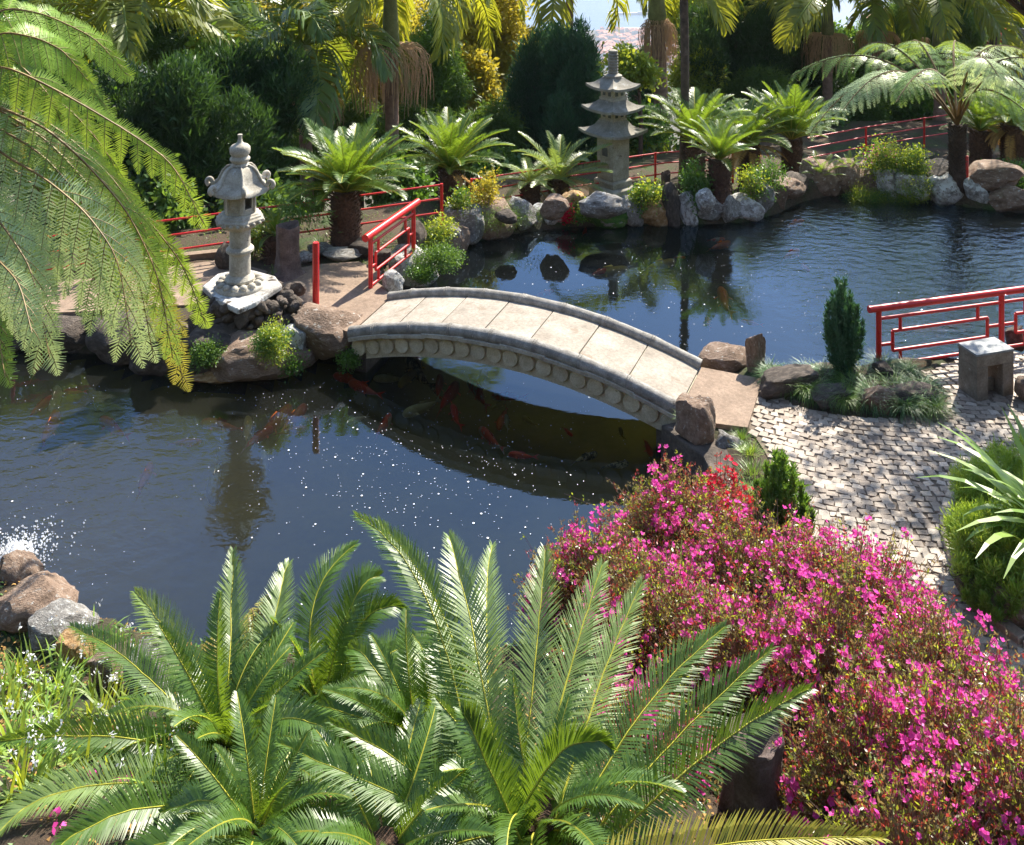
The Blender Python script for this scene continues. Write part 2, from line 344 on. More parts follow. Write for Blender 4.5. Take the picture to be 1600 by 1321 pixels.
def leaf_cloud(qb, centers, dirs, n_per, spread, ll, lw, droop=0.0, out=0.6, mi=0, r=None, vbase=None):
    """clumps of leaf-sized quads: each clump at a centre, leaves pointing roughly along its direction"""
    r = r or rng
    nC = len(centers); N = nC * n_per
    c = np.repeat(centers, n_per, axis=0); d = np.repeat(dirs, n_per, axis=0)
    p = c + r.normal(0, spread, (N, 3))
    D = nrm(d * out + r.normal(0, 0.55, (N, 3)) + np.array([0, 0, -droop]))
    A = nrm(np.cross(D, r.normal(0, 1, (N, 3))))
    L = ll * (0.6 + 0.8 * r.random((N, 1))); W = A * lw * (0.6 + 0.8 * r.random((N, 1))) * 0.5
    mid = p + D * L * 0.45; e = p + D * L
    vb = np.repeat(r.random(nC) if vbase is None else vbase, n_per)
    v = np.clip(vb * 0.6 + r.random(N) * 0.4, 0, 1)
    qb.add(np.stack([p, mid + W, e, mid - W], axis=1), v, mi)
# ================================================================ the setting
def W2(px, py, z=WZ):
    p = P(px, py, z); return (p.x, p.y)
POND = [W2(0, 545), W2(100, 548), W2(180, 566), W2(240, 588), W2(300, 600), W2(380, 598), W2(440, 584), W2(480, 566), W2(535, 560),
        (-1.95, 12.75), (-1.55, 13.7), W2(628, 446), W2(650, 432), W2(680, 420), W2(703, 402), W2(725, 388), W2(765, 375), W2(820, 365), W2(900, 356),
        W2(1000, 354), W2(1080, 353), W2(1170, 349), W2(1222, 334), W2(1252, 318), W2(1300, 307), W2(1380, 305), W2(1450, 313),
        W2(1520, 326), W2(1600, 335), W2(1700, 338), W2(1850, 350), W2(1980, 420), W2(1950, 520), W2(1760, 580), W2(1650, 586), W2(1560, 583), W2(1480, 590),
        W2(1400, 600), W2(1330, 598), W2(1280, 596), W2(1200, 602), W2(1150, 604), (2.15, 11.95), (1.66, 10.72), (2.02, 10.12),
        W2(1128, 830), W2(1105, 900), W2(1000, 980), W2(850, 1035), W2(700, 1055), W2(500, 1062), W2(300, 1040), W2(180, 1000),
        W2(100, 965), W2(40, 925), W2(-10, 895), (-5.35, 9.4), (-6.3, 11.0), (-7.7, 12.8)]
PP = np.array(POND)
def pond_sd(x, y):
    """signed distance to the pond edge, positive inside"""
    x = np.asarray(x, float); y = np.asarray(y, float)
    d = np.full(x.shape, 1e9); ins = np.zeros(x.shape, bool); n = len(PP)
    for i in range(n):
        ax, ay = PP[i]; bx, by = PP[(i + 1) % n]
        ex, ey = bx - ax, by - ay
        t = np.clip(((x - ax) * ex + (y - ay) * ey) / (ex * ex + ey * ey), 0, 1)
        d = np.minimum(d, np.hypot(x - ax - t * ex, y - ay - t * ey))
        c = ((ay > y) != (by > y)) & (x < (bx - ax) * (y - ay) / (by - ay + 1e-12) + ax)
        ins ^= c
    return np.where(ins, d, -d)
def sstep(a, b, x):
    t = np.clip((x - a) / (b - a), 0, 1); return t * t * (3 - 2 * t)
def fence_y(x): return np.interp(x, [-12, -6, -2, 0, 3, 8, 14], [14.4, 15.2, 16.8, 18.0, 19.3, 22.6, 24.0])
def base_z(x, y):
    amp = np.interp(x, [0.6, 1.8], [1.15, 0.45])
    z = amp * sstep(7.6, 4.6, y)
    z = z + np.maximum(0, 4.3 - y) * 0.7
    over = np.maximum(0, y - fence_y(x) - 0.8 - 3.6 * sstep(-2.5, 0.0, x))
    z = z - 0.85 * sstep(0.08, 1.25, -pond_sd(x, y)) * sstep(-2.4, -0.6, x) * sstep(15.5, 17.0, y)   # the ground behind the pond rim lies lower
    z = z - 0.42 * over * sstep(0, 2.5, over)
    return z
def ground_z(x, y):
    x = np.asarray(x, float); y = np.asarray(y, float)
    z = base_z(x, y); sd = pond_sd(x, y)
    out = sstep(0.0, 0.28, -sd)
    z = np.where(sd < 0, (WZ - 0.06) * (1 - out) + z * out, (WZ - 0.06) - 0.62 * sstep(0, 0.45, sd))
    return z
def gz(x, y): return float(ground_z(np.array([x]), np.array([y]))[0])
def G(px, py, h=0.0, land=True):
    """nearest point of land that the photo pixel shows, for something h above the ground"""
    Y = np.linspace(4.2, 46, 1400); X = (px - 800.0) / F * Y; Z = H - (py - YH) / F * Y; g = ground_z(X, Y)
    ok = (Z - h <= g) & ((g > WZ - .02) | (Y > 19.5)) if land else (Z - h <= g)
    if not ok.any(): i = int(np.argmin(np.abs(Z - h - g)))
    else: i = int(np.argmax(ok))
    return Vector((X[i], Y[i], g[i]))

PLAZA = [W2(*q, 0.0) for q in [(1190, 594), (1240, 634), (1300, 647), (1385, 656), (1465, 648), (1484, 615), (1440, 584), (1480, 570), (1600, 552), (1720, 545), (1760, 640),
         (1700, 720), (1600, 727), (1530, 742), (1496, 768), (1478, 815), (1496, 885), (1532, 945), (1600, 1008), (1760, 1080), (1760, 1250), (1480, 1330), (1250, 1100), (1255, 880), (1222, 760), (1195, 705), (1170, 668)]]
PZ = np.array(PLAZA)
def in_poly(poly, x, y):
    ins = np.zeros(np.shape(x), bool); n = len(poly)
    for i in range(n):
        ax, ay = poly[i]; bx, by = poly[(i + 1) % n]
        ins ^= ((ay > y) != (by > y)) & (x < (bx - ax) * (y - ay) / (by - ay + 1e-12) + ax)
    return ins
def build_ground():
    xs = np.concatenate([np.linspace(-70, -15, 14)[:-1], np.linspace(-15, 15, 190), np.linspace(15, 70, 14)[1:]])
    ys = np.concatenate([np.linspace(-15, 3, 10)[:-1], np.linspace(3, 23, 150), np.linspace(23, 60, 24)[1:]])
    gx, gy = np.meshgrid(xs, ys); z = ground_z(gx.ravel(), gy.ravel()).reshape(gx.shape)
    sd = pond_sd(gx.ravel(), gy.ravel()).reshape(gx.shape)
    nx, ny = len(xs), len(ys)
    nz = np.array([noise.noise(Vector((a * 1.7, b * 1.7, 0))) * 0.05 + noise.noise(Vector((a * 6, b * 6, 3))) * 0.018 for a, b in zip(gx.ravel(), gy.ravel())]).reshape(gx.shape)
    inp = in_poly(PZ, gx.ravel(), gy.ravel()).reshape(gx.shape)
    z = z + np.where((sd < -0.1) & ~inp, nz, 0) - np.where(inp & (sd < -.1), .05, 0)
    zf = ground_z(xs, np.full(nx, 60.0))
    # beyond the garden the hillside drops to the town and the sea floor
    rows = [(60, None), (160, -50), (500, -135), (1200, -290), (2000, -398), (2500, -416), (2700, -425), (3030, -452), (3300, -470), (9000, -480)]
    vs = [tuple(p) for p in np.stack([gx.ravel(), gy.ravel(), z.ravel()], 1)]
    fs = [(j * nx + i, j * nx + i + 1, (j + 1) * nx + i + 1, (j + 1) * nx + i) for j in range(ny - 1) for i in range(nx - 1)]
    o0 = (ny - 1) * nx; prev = [o0 + i for i in range(nx)]
    for (Y, Z) in rows[1:]:
        k = len(vs); w = 1 + (Y - 60) / 60.0
        for i in range(nx): vs.append((xs[i] * w, Y, Z))
        cur = [k + i for i in range(nx)]
        fs += [(prev[i], prev[i + 1], cur[i + 1], cur[i]) for i in range(nx - 1)]; prev = cur
    mb = MB(); mb.v = vs; mb.n = len(vs); mb.f = fs; mb.att = [0] * len(fs)
    c = np.array([[vs[k] for k in f] for f in fs]).mean(1)
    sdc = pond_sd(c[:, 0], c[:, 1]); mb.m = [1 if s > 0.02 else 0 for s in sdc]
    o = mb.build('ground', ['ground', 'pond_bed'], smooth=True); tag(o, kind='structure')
m, nt, out = _mat('ground')
_tc = _n(nt, 'ShaderNodeTexCoord').outputs['Object']
_a = _ramp(nt, _noise(nt, 1.1, 6, 0.65, _tc).outputs[0], [(0.35, (0.13, 0.075, 0.045)), (0.5, (0.10, 0.075, 0.04)), (0.62, (0.06, 0.10, 0.022)), (0.8, (0.13, 0.17, 0.035))]).outputs[0]
_b = _ramp(nt, _noise(nt, 22, 6, 0.75, _tc).outputs[0], [(0.3, (0.3, 0.3, 0.3)), (0.7, (1, 1, 1))]).outputs[0]
_c = _mixc(nt, 0.8, _a, _b, 'MULTIPLY')
_p = _n(nt, 'ShaderNodeBsdfPrincipled'); nt.links.new(_c, _p.inputs[0]); _p.inputs['Roughness'].default_value = 0.95
nt.links.new(_bump(nt, _noise(nt, 30, 8, 0.75, _tc).outputs[0], 1.0, 0.05), _p.inputs['Normal']); nt.links.new(_p.outputs[0], out.inputs[0])
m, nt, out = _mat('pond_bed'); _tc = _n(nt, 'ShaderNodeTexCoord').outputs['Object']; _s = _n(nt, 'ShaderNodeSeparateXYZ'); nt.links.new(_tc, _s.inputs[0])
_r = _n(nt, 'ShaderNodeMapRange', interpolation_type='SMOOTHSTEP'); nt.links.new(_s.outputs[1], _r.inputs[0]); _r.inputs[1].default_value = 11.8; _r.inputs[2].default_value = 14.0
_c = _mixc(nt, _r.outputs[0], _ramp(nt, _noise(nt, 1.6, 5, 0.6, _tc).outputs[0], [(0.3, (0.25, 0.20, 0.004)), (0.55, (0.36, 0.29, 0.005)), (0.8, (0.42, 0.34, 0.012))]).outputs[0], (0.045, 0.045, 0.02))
_p = _n(nt, 'ShaderNodeBsdfPrincipled'); nt.links.new(_c, _p.inputs[0]); _p.inputs['Roughness'].default_value = 0.9; nt.links.new(_p.outputs[0], out.inputs[0])
build_ground()

# sea far below the hill
m, nt, out = _mat('sea'); _p = _n(nt, 'ShaderNodeBsdfPrincipled'); _p.inputs[0].default_value = (0.03, 0.10, 0.18, 1); _p.inputs['Roughness'].default_value = 0.35
nt.links.new(_bump(nt, _noise(nt, 0.02, 6, 0.7, _n(nt, 'ShaderNodeTexCoord').outputs['Object']).outputs[0], 0.5, 8.0), _p.inputs['Normal']); nt.links.new(_p.outputs[0], out.inputs[0])
mb = MB(); mb.add([(-9000, 2900, -450), (9000, 2900, -450), (9000, 26000, -450), (-9000, 26000, -450)], [(0, 1, 2, 3)])
tag(mb.build('sea', 'sea'), kind='structure')

# pond water
m, nt, out = _mat('pond_water')
_tcn = _n(nt, 'ShaderNodeTexCoord').outputs['Object']
_sx = _n(nt, 'ShaderNodeSeparateXYZ'); nt.links.new(_tcn, _sx.inputs[0])
# ripples: strong where the far jets play (far right) and round the cascade (near left), calm between
_mr = _n(nt, 'ShaderNodeMapRange', interpolation_type='SMOOTHSTEP'); nt.links.new(_math(nt, 'ADD', _sx.outputs[0], _math(nt, 'MULTIPLY', _sx.outputs[1], 0.12)), _mr.inputs[0])
_mr.inputs[1].default_value = 4.9; _mr.inputs[2].default_value = 7.4; _mr.inputs[3].default_value = 0.0; _mr.inputs[4].default_value = 1.0
_dl = _n(nt, 'ShaderNodeVectorMath', operation='DISTANCE'); nt.links.new(_tcn, _dl.inputs[0]); _dl.inputs[1].default_value = (-4.9, 9.4, WZ)
_ml = _n(nt, 'ShaderNodeMapRange', interpolation_type='SMOOTHSTEP'); nt.links.new(_dl.outputs['Value'], _ml.inputs[0])
_ml.inputs[1].default_value = 3.0; _ml.inputs[2].default_value = 0.6; _ml.inputs[3].default_value = 0.0; _ml.inputs[4].default_value = 1.0
_str = _math(nt, 'ADD', _math(nt, 'MULTIPLY', _mr.outputs[0], 0.28), _math(nt, 'ADD', _math(nt, 'MULTIPLY', _ml.outputs[0], 0.16), 0.014))
_sc = _n(nt, 'ShaderNodeVectorMath', operation='MULTIPLY'); nt.links.new(_tcn, _sc.inputs[0]); _sc.inputs[1].default_value = (1.0, 1.35, 1)
_h = _math(nt, 'ADD', _noise(nt, 4.6, 3, 0.5, _sc.outputs[0], 0.3).outputs[0], _math(nt, 'MULTIPLY', _noise(nt, 15.0, 3, 0.5, _sc.outputs[0], 0.2).outputs[0], 0.25))
_bp = _n(nt, 'ShaderNodeBump'); _bp.inputs['Distance'].default_value = 0.09; nt.links.new(_str, _bp.inputs['Strength']); nt.links.new(_h, _bp.inputs['Height'])
_gl = _n(nt, 'ShaderNodeBsdfGlossy'); _gl.inputs['Roughness'].default_value = 0.02; _gl.inputs[0].default_value = (0.52, 0.74, 1.0, 1); nt.links.new(_bp.outputs[0], _gl.inputs['Normal'])
_fr = _n(nt, 'ShaderNodeFresnel'); _fr.inputs[0].default_value = 1.68; nt.links.new(_bp.outputs[0], _fr.inputs['Normal'])
_tr = _n(nt, 'ShaderNodeBsdfTransparent'); _tr.inputs[0].default_value = (0.80, 0.76, 0.48, 1)
_df = _n(nt, 'ShaderNodeBsdfDiffuse'); _df.inputs[0].default_value = (0.030, 0.036, 0.036, 1)
_mm = _n(nt, 'ShaderNodeMixShader'); _mm.inputs[0].default_value = 0.15; nt.links.new(_tr.outputs[0], _mm.inputs[1]); nt.links.new(_df.outputs[0], _mm.inputs[2])
_mb = _n(nt, 'ShaderNodeMapRange', interpolation_type='SMOOTHSTEP'); nt.links.new(_dl.outputs['Value'], _mb.inputs[0]); _mb.inputs[1].default_value = 4.5; _mb.inputs[2].default_value = 0.5; _mb.inputs[3].default_value = 0.0; _mb.inputs[4].default_value = 1.0
nt.links.new(_mixc(nt, _mb.outputs[0], (0.034, 0.040, 0.042), (0.085, 0.080, 0.060)), _df.inputs[0])     # silt stirred up by the cascade
nt.links.new(_math(nt, 'ADD', _math(nt, 'MULTIPLY', _mb.outputs[0], 0.14), 0.11), _mm.inputs[0])
_mx = _n(nt, 'ShaderNodeMixShader'); nt.links.new(_fr.outputs[0], _mx.inputs[0]); nt.links.new(_mm.outputs[0], _mx.inputs[1]); nt.links.new(_gl.outputs[0], _mx.inputs[2])
nt.links.new(_mx.outputs[0], out.inputs[0])
_c0 = PP.mean(0); _nx = []
for i in range(len(PP)):
    a, b, c = PP[i - 1], PP[i], PP[(i + 1) % len(PP)]
    t = (c - a) / np.linalg.norm(c - a); nn = np.array([-t[1], t[0]])
    q = b + nn * 0.12
    if pond_sd(np.array([q[0]]), np.array([q[1]]))[0] > 0: nn = -nn
    _nx.append(b + nn * 0.16)
bm = bmesh.new(); _fv = [bm.verts.new((p[0], p[1], WZ)) for p in _nx]; bm.faces.new(_fv); bmesh.ops.triangulate(bm, faces=bm.faces)
bmesh.ops.recalc_face_normals(bm, faces=bm.faces)
for f in bm.faces:
    if f.normal.z < 0: f.normal_flip()
me = bpy.data.meshes.new('pond_water'); bm.to_mesh(me); bm.free(); me.materials.append(MATS['pond_water'])
o = bpy.data.objects.new('pond_water', me); COL.objects.link(o); tag(o, kind='structure')

# concrete paths
def path_sheet(name, poly, mat, th=0.05, lift=0.0, sub=True):
    mb = MB(); bm = bmesh.new()
    vs = [bm.verts.new(p) for p in poly]; bm.faces.new(vs)
    r = bmesh.ops.extrude_face_region(bm, geom=bm.faces[:])
    bmesh.ops.translate(bm, verts=[v for v in r['geom'] if isinstance(v, bmesh.types.BMVert)], vec=(0, 0, -th))
    bmesh.ops.recalc_face_normals(bm, faces=bm.faces)
    me = bpy.data.meshes.new(name); bm.to_mesh(me); bm.free(); me.materials.append(MATS[mat])
    o = bpy.data.objects.new(name, me); COL.objects.link(o); tag(o, kind='structure'); return o
path_sheet('path', [P(*q) for q in [(548, 520, .09), (612, 463, .09), (596, 446, .07), (584, 438, .06), (596, 424, .06), (560, 409, .06), (500, 413, .06), (455, 421, .06),
           (420, 426, .06), (400, 452, .06), (440, 470, .06), (470, 492, .06), (505, 505, .07)]], 'concrete', 0.12)
path_sheet('path', [P(*q) for q in [(398, 452, .03), (418, 424, .03), (352, 405, .03), (240, 420, .03), (100, 440, .03), (0, 450, .03), (-120, 460, .03), (-150, 500, .03), (0, 492, .03), (150, 486, .03), (300, 476, .03)]], 'concrete', 0.1)
path_sheet('path', [P(*q) for q in [(1064, 640, .09), (1096, 574, .09), (1192, 592, .04), (1168, 668, .04), (1120, 662, .05)]], 'concrete', 0.22)
path_sheet('path', [G(*q) + Vector((0, 0, .07)) for q in [(1262, 276), (1340, 264), (1420, 262), (1460, 244), (1380, 246), (1290, 256), (1240, 264)]], 'concrete', 0.04)
# pale kerb along the left path
mb = MB()
for (a, b) in [((240, 408), (352, 396)), ((100, 424), (238, 408.5))]:
    pa, pb = P(a[0], a[1], .05), P(b[0], b[1], .05); d = (pb - pa)
    mb.box((pa + pb) / 2, (d.length, 0.14, 0.12), rz=math.atan2(d.y, d.x))
tag(mb.build('path_kerb', 'concrete'), kind='structure')

# cobbled terrace
def cobbles():
    r = np.random.default_rng(5); mb = MB(); W, Hh = 0.106, 0.086
    ang = math.radians(-24); ca, sa = math.cos(ang), math.sin(ang)
    cells = []
    for j in range(-80, 104):
        for i in range(-72, 84):
            cells.append(((i + 0.5 * (j % 2) + r.normal(0, .06)) * W, (j + r.normal(0, .05)) * Hh))
    c = np.array(cells); u, v = c[:, 0].copy(), c[:, 1].copy()
    v2 = v + 0.22 * np.sin(u * 1.1) + 0.05 * np.sin(u * 4 + v * 2); u2 = u + 0.10 * np.sin(v * 1.6)
    X = 4.1 + ca * u2 - sa * v2; Y = 9.2 + sa * u2 + ca * v2
    ok = in_poly(PZ, X, Y); X, Y, u = X[ok], Y[ok], u[ok]
    tilt = ang + np.arctan(0.24 * np.cos(u * 1.1))
    Z = ground_z(X, Y)
    cols = []
    for x, y, z, t in zip(X, Y, Z, tilt):
        z = max(z, -0.05)
        w, h = W * .5 * r.uniform(.96, 1.07), Hh * .5 * r.uniform(.95, 1.07); t += r.normal(0, .15)
        ct, st = math.cos(t), math.sin(t); hz = z + 0.010 + r.uniform(-.003, .005); tx, ty = r.normal(0, .03), r.normal(0, .03)
        cr = [(-w, -h), (w, -h), (w, h), (-w, h)]; lo = []; hi = []
        for (a, b) in cr:
            a += r.normal(0, .009); b += r.normal(0, .009)
            for s_, L, zz in ((1.0, lo, z - 0.01), (0.86, hi, hz)):
                aa, bb = a * s_, b * s_
                L.append((x + ct * aa - st * bb, y + st * aa + ct * bb, zz + (aa * tx + bb * ty if s_ < 1 else 0)))
        mid = [((lo[k][0] * .45 + hi[k][0] * .55), (lo[k][1] * .45 + hi[k][1] * .55), hz - 0.006) for k in range(4)]
        mb.add(lo + mid + hi, [(0, 1, 5, 4), (1, 2, 6, 5), (2, 3, 7, 6), (3, 0, 4, 7), (4, 5, 9, 8), (5, 6, 10, 9), (6, 7, 11, 10), (7, 4, 8, 11), (8, 9, 10, 11)], 0, r.random())
    # bedding sand under the stones
    bm = bmesh.new(); vs = [bm.verts.new((p[0], p[1], 0)) for p in PLAZA]; bm.faces.new(vs); bmesh.ops.triangulate(bm, faces=bm.faces)
    bmesh.ops.subdivide_edges(bm, edges=bm.edges, cuts=6, use_grid_fill=True)
    vv = [v.co.copy() for v in bm.verts]; bm.verts.index_update()
    zz = ground_z(np.array([v.x for v in vv]), np.array([v.y for v in vv]))
    mb.add([(v.x, v.y, max(z, -0.05) - 0.002) for v, z in zip(vv, zz)], [tuple(w.index for w in f.verts) for f in bm.faces], 1); bm.free()
    tag(mb.build('cobblestone_paving', ['cobble', 'joint_soil'], att=True), kind='structure')
m, nt, out = _mat('cobble')
_at = _n(nt, 'ShaderNodeAttribute', attribute_name='v'); _tc = _n(nt, 'ShaderNodeTexCoord').outputs['Object']
_c = _ramp(nt, _at.outputs['Fac'], [(0.0, (0.17, 0.125, 0.09)), (0.3, (0.26, 0.20, 0.15)), (0.75, (0.345, 0.28, 0.215)), (1.0, (0.43, 0.36, 0.29))]).outputs[0]
_c = _mixc(nt, 0.6, _c, _ramp(nt, _noise(nt, 1.3, 5, 0.6, _tc).outputs[0], [(0.3, (0.55, 0.53, 0.5)), (0.65, (1, 1, 1))]).outputs[0], 'MULTIPLY')
_c = _mixc(nt, 0.4, _c, _ramp(nt, _noise(nt, 45, 5, 0.7, _tc).outputs[0], [(0.3, (0.2,) * 3), (0.7, (0.9,) * 3)]).outputs[0], 'OVERLAY')
_p = _n(nt, 'ShaderNodeBsdfPrincipled'); nt.links.new(_c, _p.inputs[0]); _p.inputs['Roughness'].default_value = 0.6
nt.links.new(_bump(nt, _noise(nt, 60, 6, 0.7, _tc).outputs[0], 0.6, 0.008), _p.inputs['Normal']); nt.links.new(_p.outputs[0], out.inputs[0])
solid_mat('joint_soil', [(0.3, (0.10, 0.075, 0.055)), (0.7, (0.19, 0.15, 0.11))], 20, 0.95, 0.5)
cobbles()
# stone edging set on edge along the right-hand bed
mb = MB(); _e = [P(*q) for q in [(1640, 1030), (1600, 1008), (1560, 978), (1530, 944), (1508, 912), (1494, 882), (1482, 850), (1477, 818), (1484, 788), (1498, 766)]]
_k = 0
for a, b in zip(_e[:-1], _e[1:]):
    n = max(1, round((b - a).length / 0.15))
    for i in range(n):
        c = a.lerp(b, (i + .5) / n); c.z = 0.02; d = b - a
        mb.box(c, ((b - a).length / n * .93, 0.11, 0.09 + pr.uniform(-.01, .015)), rz=math.atan2(d.y, d.x) + pr.uniform(-.08, .08)); _k += 1
mb.att = [pr.random() for _ in mb.f]
tag(mb.build('terrace_kerb', 'cobble', att=True, bevel=0.012), kind='structure')

# ================================================================ built things
# ---- bridge
def bridge():
    NL, NR, FL, FR = Vector((-2.12, 12.64)), Vector((1.87, 10.80)), Vector((-1.74, 13.72)), Vector((2.31, 11.77))
    root = thing('stone_footbridge', 'pale arched stone footbridge with round discs along its side, spanning the pond', 'bridge', (0, 0, 0))
    def pt(u, w, z):  # u along, w across 0 near..1 far
        a = NL.lerp(NR, u); b = FL.lerp(FR, u); q = a.lerp(b, w); return Vector((q.x, q.y, z))
    def arc(u): return 0.175 + 0.36 * (1 - (2 * u - 1) ** 2)     # top of the near curb
    N = 48
    body = MB()
    # side wall/deck body: section between w=.03 and .97, top at arc-.10 bottom arc-.37
    def strip(w0, w1, zt, zb, u0=0.0, u1=1.0, n=N, mi=0, b=body):
        vs = []; fs = []
        for i in range(n + 1):
            u = u0 + (u1 - u0) * i / n
            for (w, z) in ((w0, zb), (w1, zb), (w1, zt), (w0, zt)): vs.append(pt(u, w, arc(u) + z))
        for i in range(n):
            o = i * 4
            for k in range(4): fs.append((o + k, o + (k + 1) % 4, o + 4 + (k + 1) % 4, o + 4 + k))
        fs += [(0, 3, 2, 1), (n * 4, n * 4 + 1, n * 4 + 2, n * 4 + 3)]
        b.add(vs, fs, mi)
    strip(0.03, 0.97, -0.115, -0.455)
    body.build('arch', 'stone_disc', root, auto=40)
    # ledge: overlapping long stones along the side, each one a step proud of the next
    for k in range(8):
        b = MB(); u0, u1 = k / 8, (k + 1) / 8
        strip(-0.075, 0.06, -0.110 - 0.016 * (k % 2), -0.165 - 0.010 * (k % 2), u0, u1 + (0.012 if k < 7 else 0), 8, 0, b)
        b.build('ledge_stone', 'stone', root, auto=40, bevel=0.006)
    # bamboo-like curb rolls
    for (w, side, R0) in ((0.005, 'near', 0.080), (0.995, 'far', 0.074)):
        cuts = [0, .085, .21, .34, .47, .60, .73, .865, 1.0]
        for k in range(8):
            b = MB(); pts = []; rad = []
            for i in range(9):
                u = cuts[k] + (cuts[k + 1] - cuts[k]) * i / 8
                pts.append(pt(u, w, arc(u) - R0)); rad.append(R0 * (1.06 if i in (0, 8) else (1.02 if i in (1, 7) else 0.97)))
            b.tube(pts, rad, 16, wob=0.03); b.build('curb_roll', 'curb_stone', root, auto=50)
            if k:
                for du in (-.0035, .0035):
                    b = MB(); q0 = pt(cuts[k] + du - .0012, w, arc(cuts[k] + du - .0012) - R0); q1 = pt(cuts[k] + du + .0012, w, arc(cuts[k] + du + .0012) - R0)
                    b.tube([q0, q0.lerp(q1, .5), q1], [R0 * 1.03, R0 * 1.15, R0 * 1.03], 16); b.build('joint_ring', 'curb_stone', root, auto=50)
    # deck slabs
    for k in range(7):
        b = MB(); u0, u1 = k / 7 + .0016, (k + 1) / 7 - .0016
        strip(0.07, 0.93, -0.085 - (0.004 if k % 2 else 0), -0.112, u0, u1, 6, 0, b)
        b.build('deck_slab', 'deck_stone', root, auto=40, bevel=0.005)
    # discs on the near face
    prev = None
    for k in range(20):
        u = 0.025 + k * 0.95 / 19; c = pt(u, 0.03, arc(u) - 0.298); d = (pt(u + .01, .03, 0) - pt(u - .01, .03, 0)).normalized()
        nv = Vector((d.y, -d.x, 0)); b = MB()
        prof = [(0.102, 0.0), (0.104, 0.020), (0.096, 0.032), (0.0, 0.035)]
        vs = []; n = 22
        for (r_, h_) in prof[:-1]:
            for q in range(n):
                an = 2 * math.pi * q / n; vs.append(c + d * math.cos(an) * r_ + Vector((0, 0, math.sin(an) * r_)) + nv * h_)
        vs.append(c + nv * 0.035)
        fs = [(i * n + q, i * n + (q + 1) % n, (i + 1) * n + (q + 1) % n, (i + 1) * n + q) for i in range(2) for q in range(n)] + [(2 * n + q, 2 * n + (q + 1) % n, 3 * n) for q in range(n)]
        b.add(vs, fs); b.build('disc', 'stone_disc', root, auto=40)
    # abutments
    b = MB()
    b.prism([tuple(pt(0.94, .03, 0)[:2]), tuple(pt(1.03, .03, 0)[:2]), tuple(pt(1.03, .97, 0)[:2]), tuple(pt(.94, .97, 0)[:2])], -1.0, -0.20)
    b.build('abutment', 'rock_dark', root); b = MB()
    b.prism([tuple(pt(-.03, .03, 0)[:2]), tuple(pt(.05, .03, 0)[:2]), tuple(pt(.05, .97, 0)[:2]), tuple(pt(-.03, .97, 0)[:2])], -1.0, -0.14)
    b.build('abutment', 'rock_dark', root)
bridge()
# dark retaining wall below the right-hand end
mb = MB(); _w = [(1.88, 10.80), (1.66, 10.72), (2.02, 10.12), (2.08, 9.5), (2.02, 9.0), (2.5, 9.0), (2.5, 11.0)]
mb.prism(_w, -1.0, -0.03)
o = mb.build('retaining_wall', 'rock_dark', bevel=0.02)
tag(o, 'dark pond wall dropping to the water below the right end of the bridge', 'wall')

# ---- red fretwork railings, posts, pipe fences
def fret(A, B, h, label, over=0.2, handr=0.05, bays=1, flip=False, z=0.0):
    A = Vector(A); B = Vector(B); L = (B - A).length; d = (B - A).normalized()
    root = thing('red_railing', label, 'railing', (A.x, A.y, z)); d3 = Vector((d.x, d.y, 0))
    def q(u, v): return d3 * (u * L) + Vector((0, 0, v * h))
    b = MB(); b.tube([d3 * (-over) + Vector((0, 0, h)), d3 * (L * bays + (over if bays == 1 else 0.1)) + Vector((0, 0, h))], handr, 18)
    b.build('handrail', 'red_paint', root, auto=50)
    for k in range(bays + 1):
        b = MB(); b.tube([d3 * (k * L) + Vector((0, 0, -0.25)), d3 * (k * L) + Vector((0, 0, h - handr * .6))], 0.034, 12); b.build('post', 'red_paint', root, auto=50)
    r1 = 0.021
    for k in range(bays):
        mir = (k % 2 == 1) != flip
        def s(u): return k + ((1 - u) if mir else u)
        bars = [((0, .83), (1, .83)), ((0, .06), (1, .06)),
                ((.11, .60), (.88, .60)), ((.11, .60), (.11, .40)), ((0, .40), (.11, .40)), ((.17, .60), (.17, .83)),
                ((.80, .60), (.80, .83)), ((.88, .60), (.88, .28)), ((.88, .45), (1, .45)), ((.11, .40), (.11, .28)), ((.11, .28), (.88, .28)), ((.17, .28), (.17, .06)), ((.80, .28), (.80, .06))]
        for (a, c) in bars:
            b = MB(); b.tube([q(s(a[0]), a[1]), q(s(c[0]), c[1])], r1, 10); b.build('fret_bar', 'red_paint', root, auto=50)
    return root
_A = P(1373, 578); _B = P(1565, 549)
fret(_A, _B, 0.76, 'red fretwork railing on the terrace side of the far pond, beside the concrete stool', 0.14, 0.042, 2)
_A = P(579, 452, .05); _B = P(646, 398, .05)
fret(_A, _B, 0.80, 'red fretwork railing beside the left end of the stone bridge', 0.16, 0.056, 1, z=.05)
mb = MB(); p = P(493.5, 492, .05); mb.tube([(0, 0, -.2), (0, 0, 0.98), (0, 0, 1.0)], [0.046, 0.046, 0.040], 18)
o = mb.build('red_post', 'red_paint', auto=50); o.location = p
tag(o, 'single upright red post standing at the pond edge by the lantern', 'post')
mb = MB(); p = G(1510, 296); mb.tube([(0, 0, -.2), (0, 0, 0.62), (0, 0, 0.63)], [0.04, 0.04, 0.034], 14)
o = mb.build('red_post', 'red_paint', auto=50); o.location = p
tag(o, 'short red post in front of the tree fern trunk', 'post')
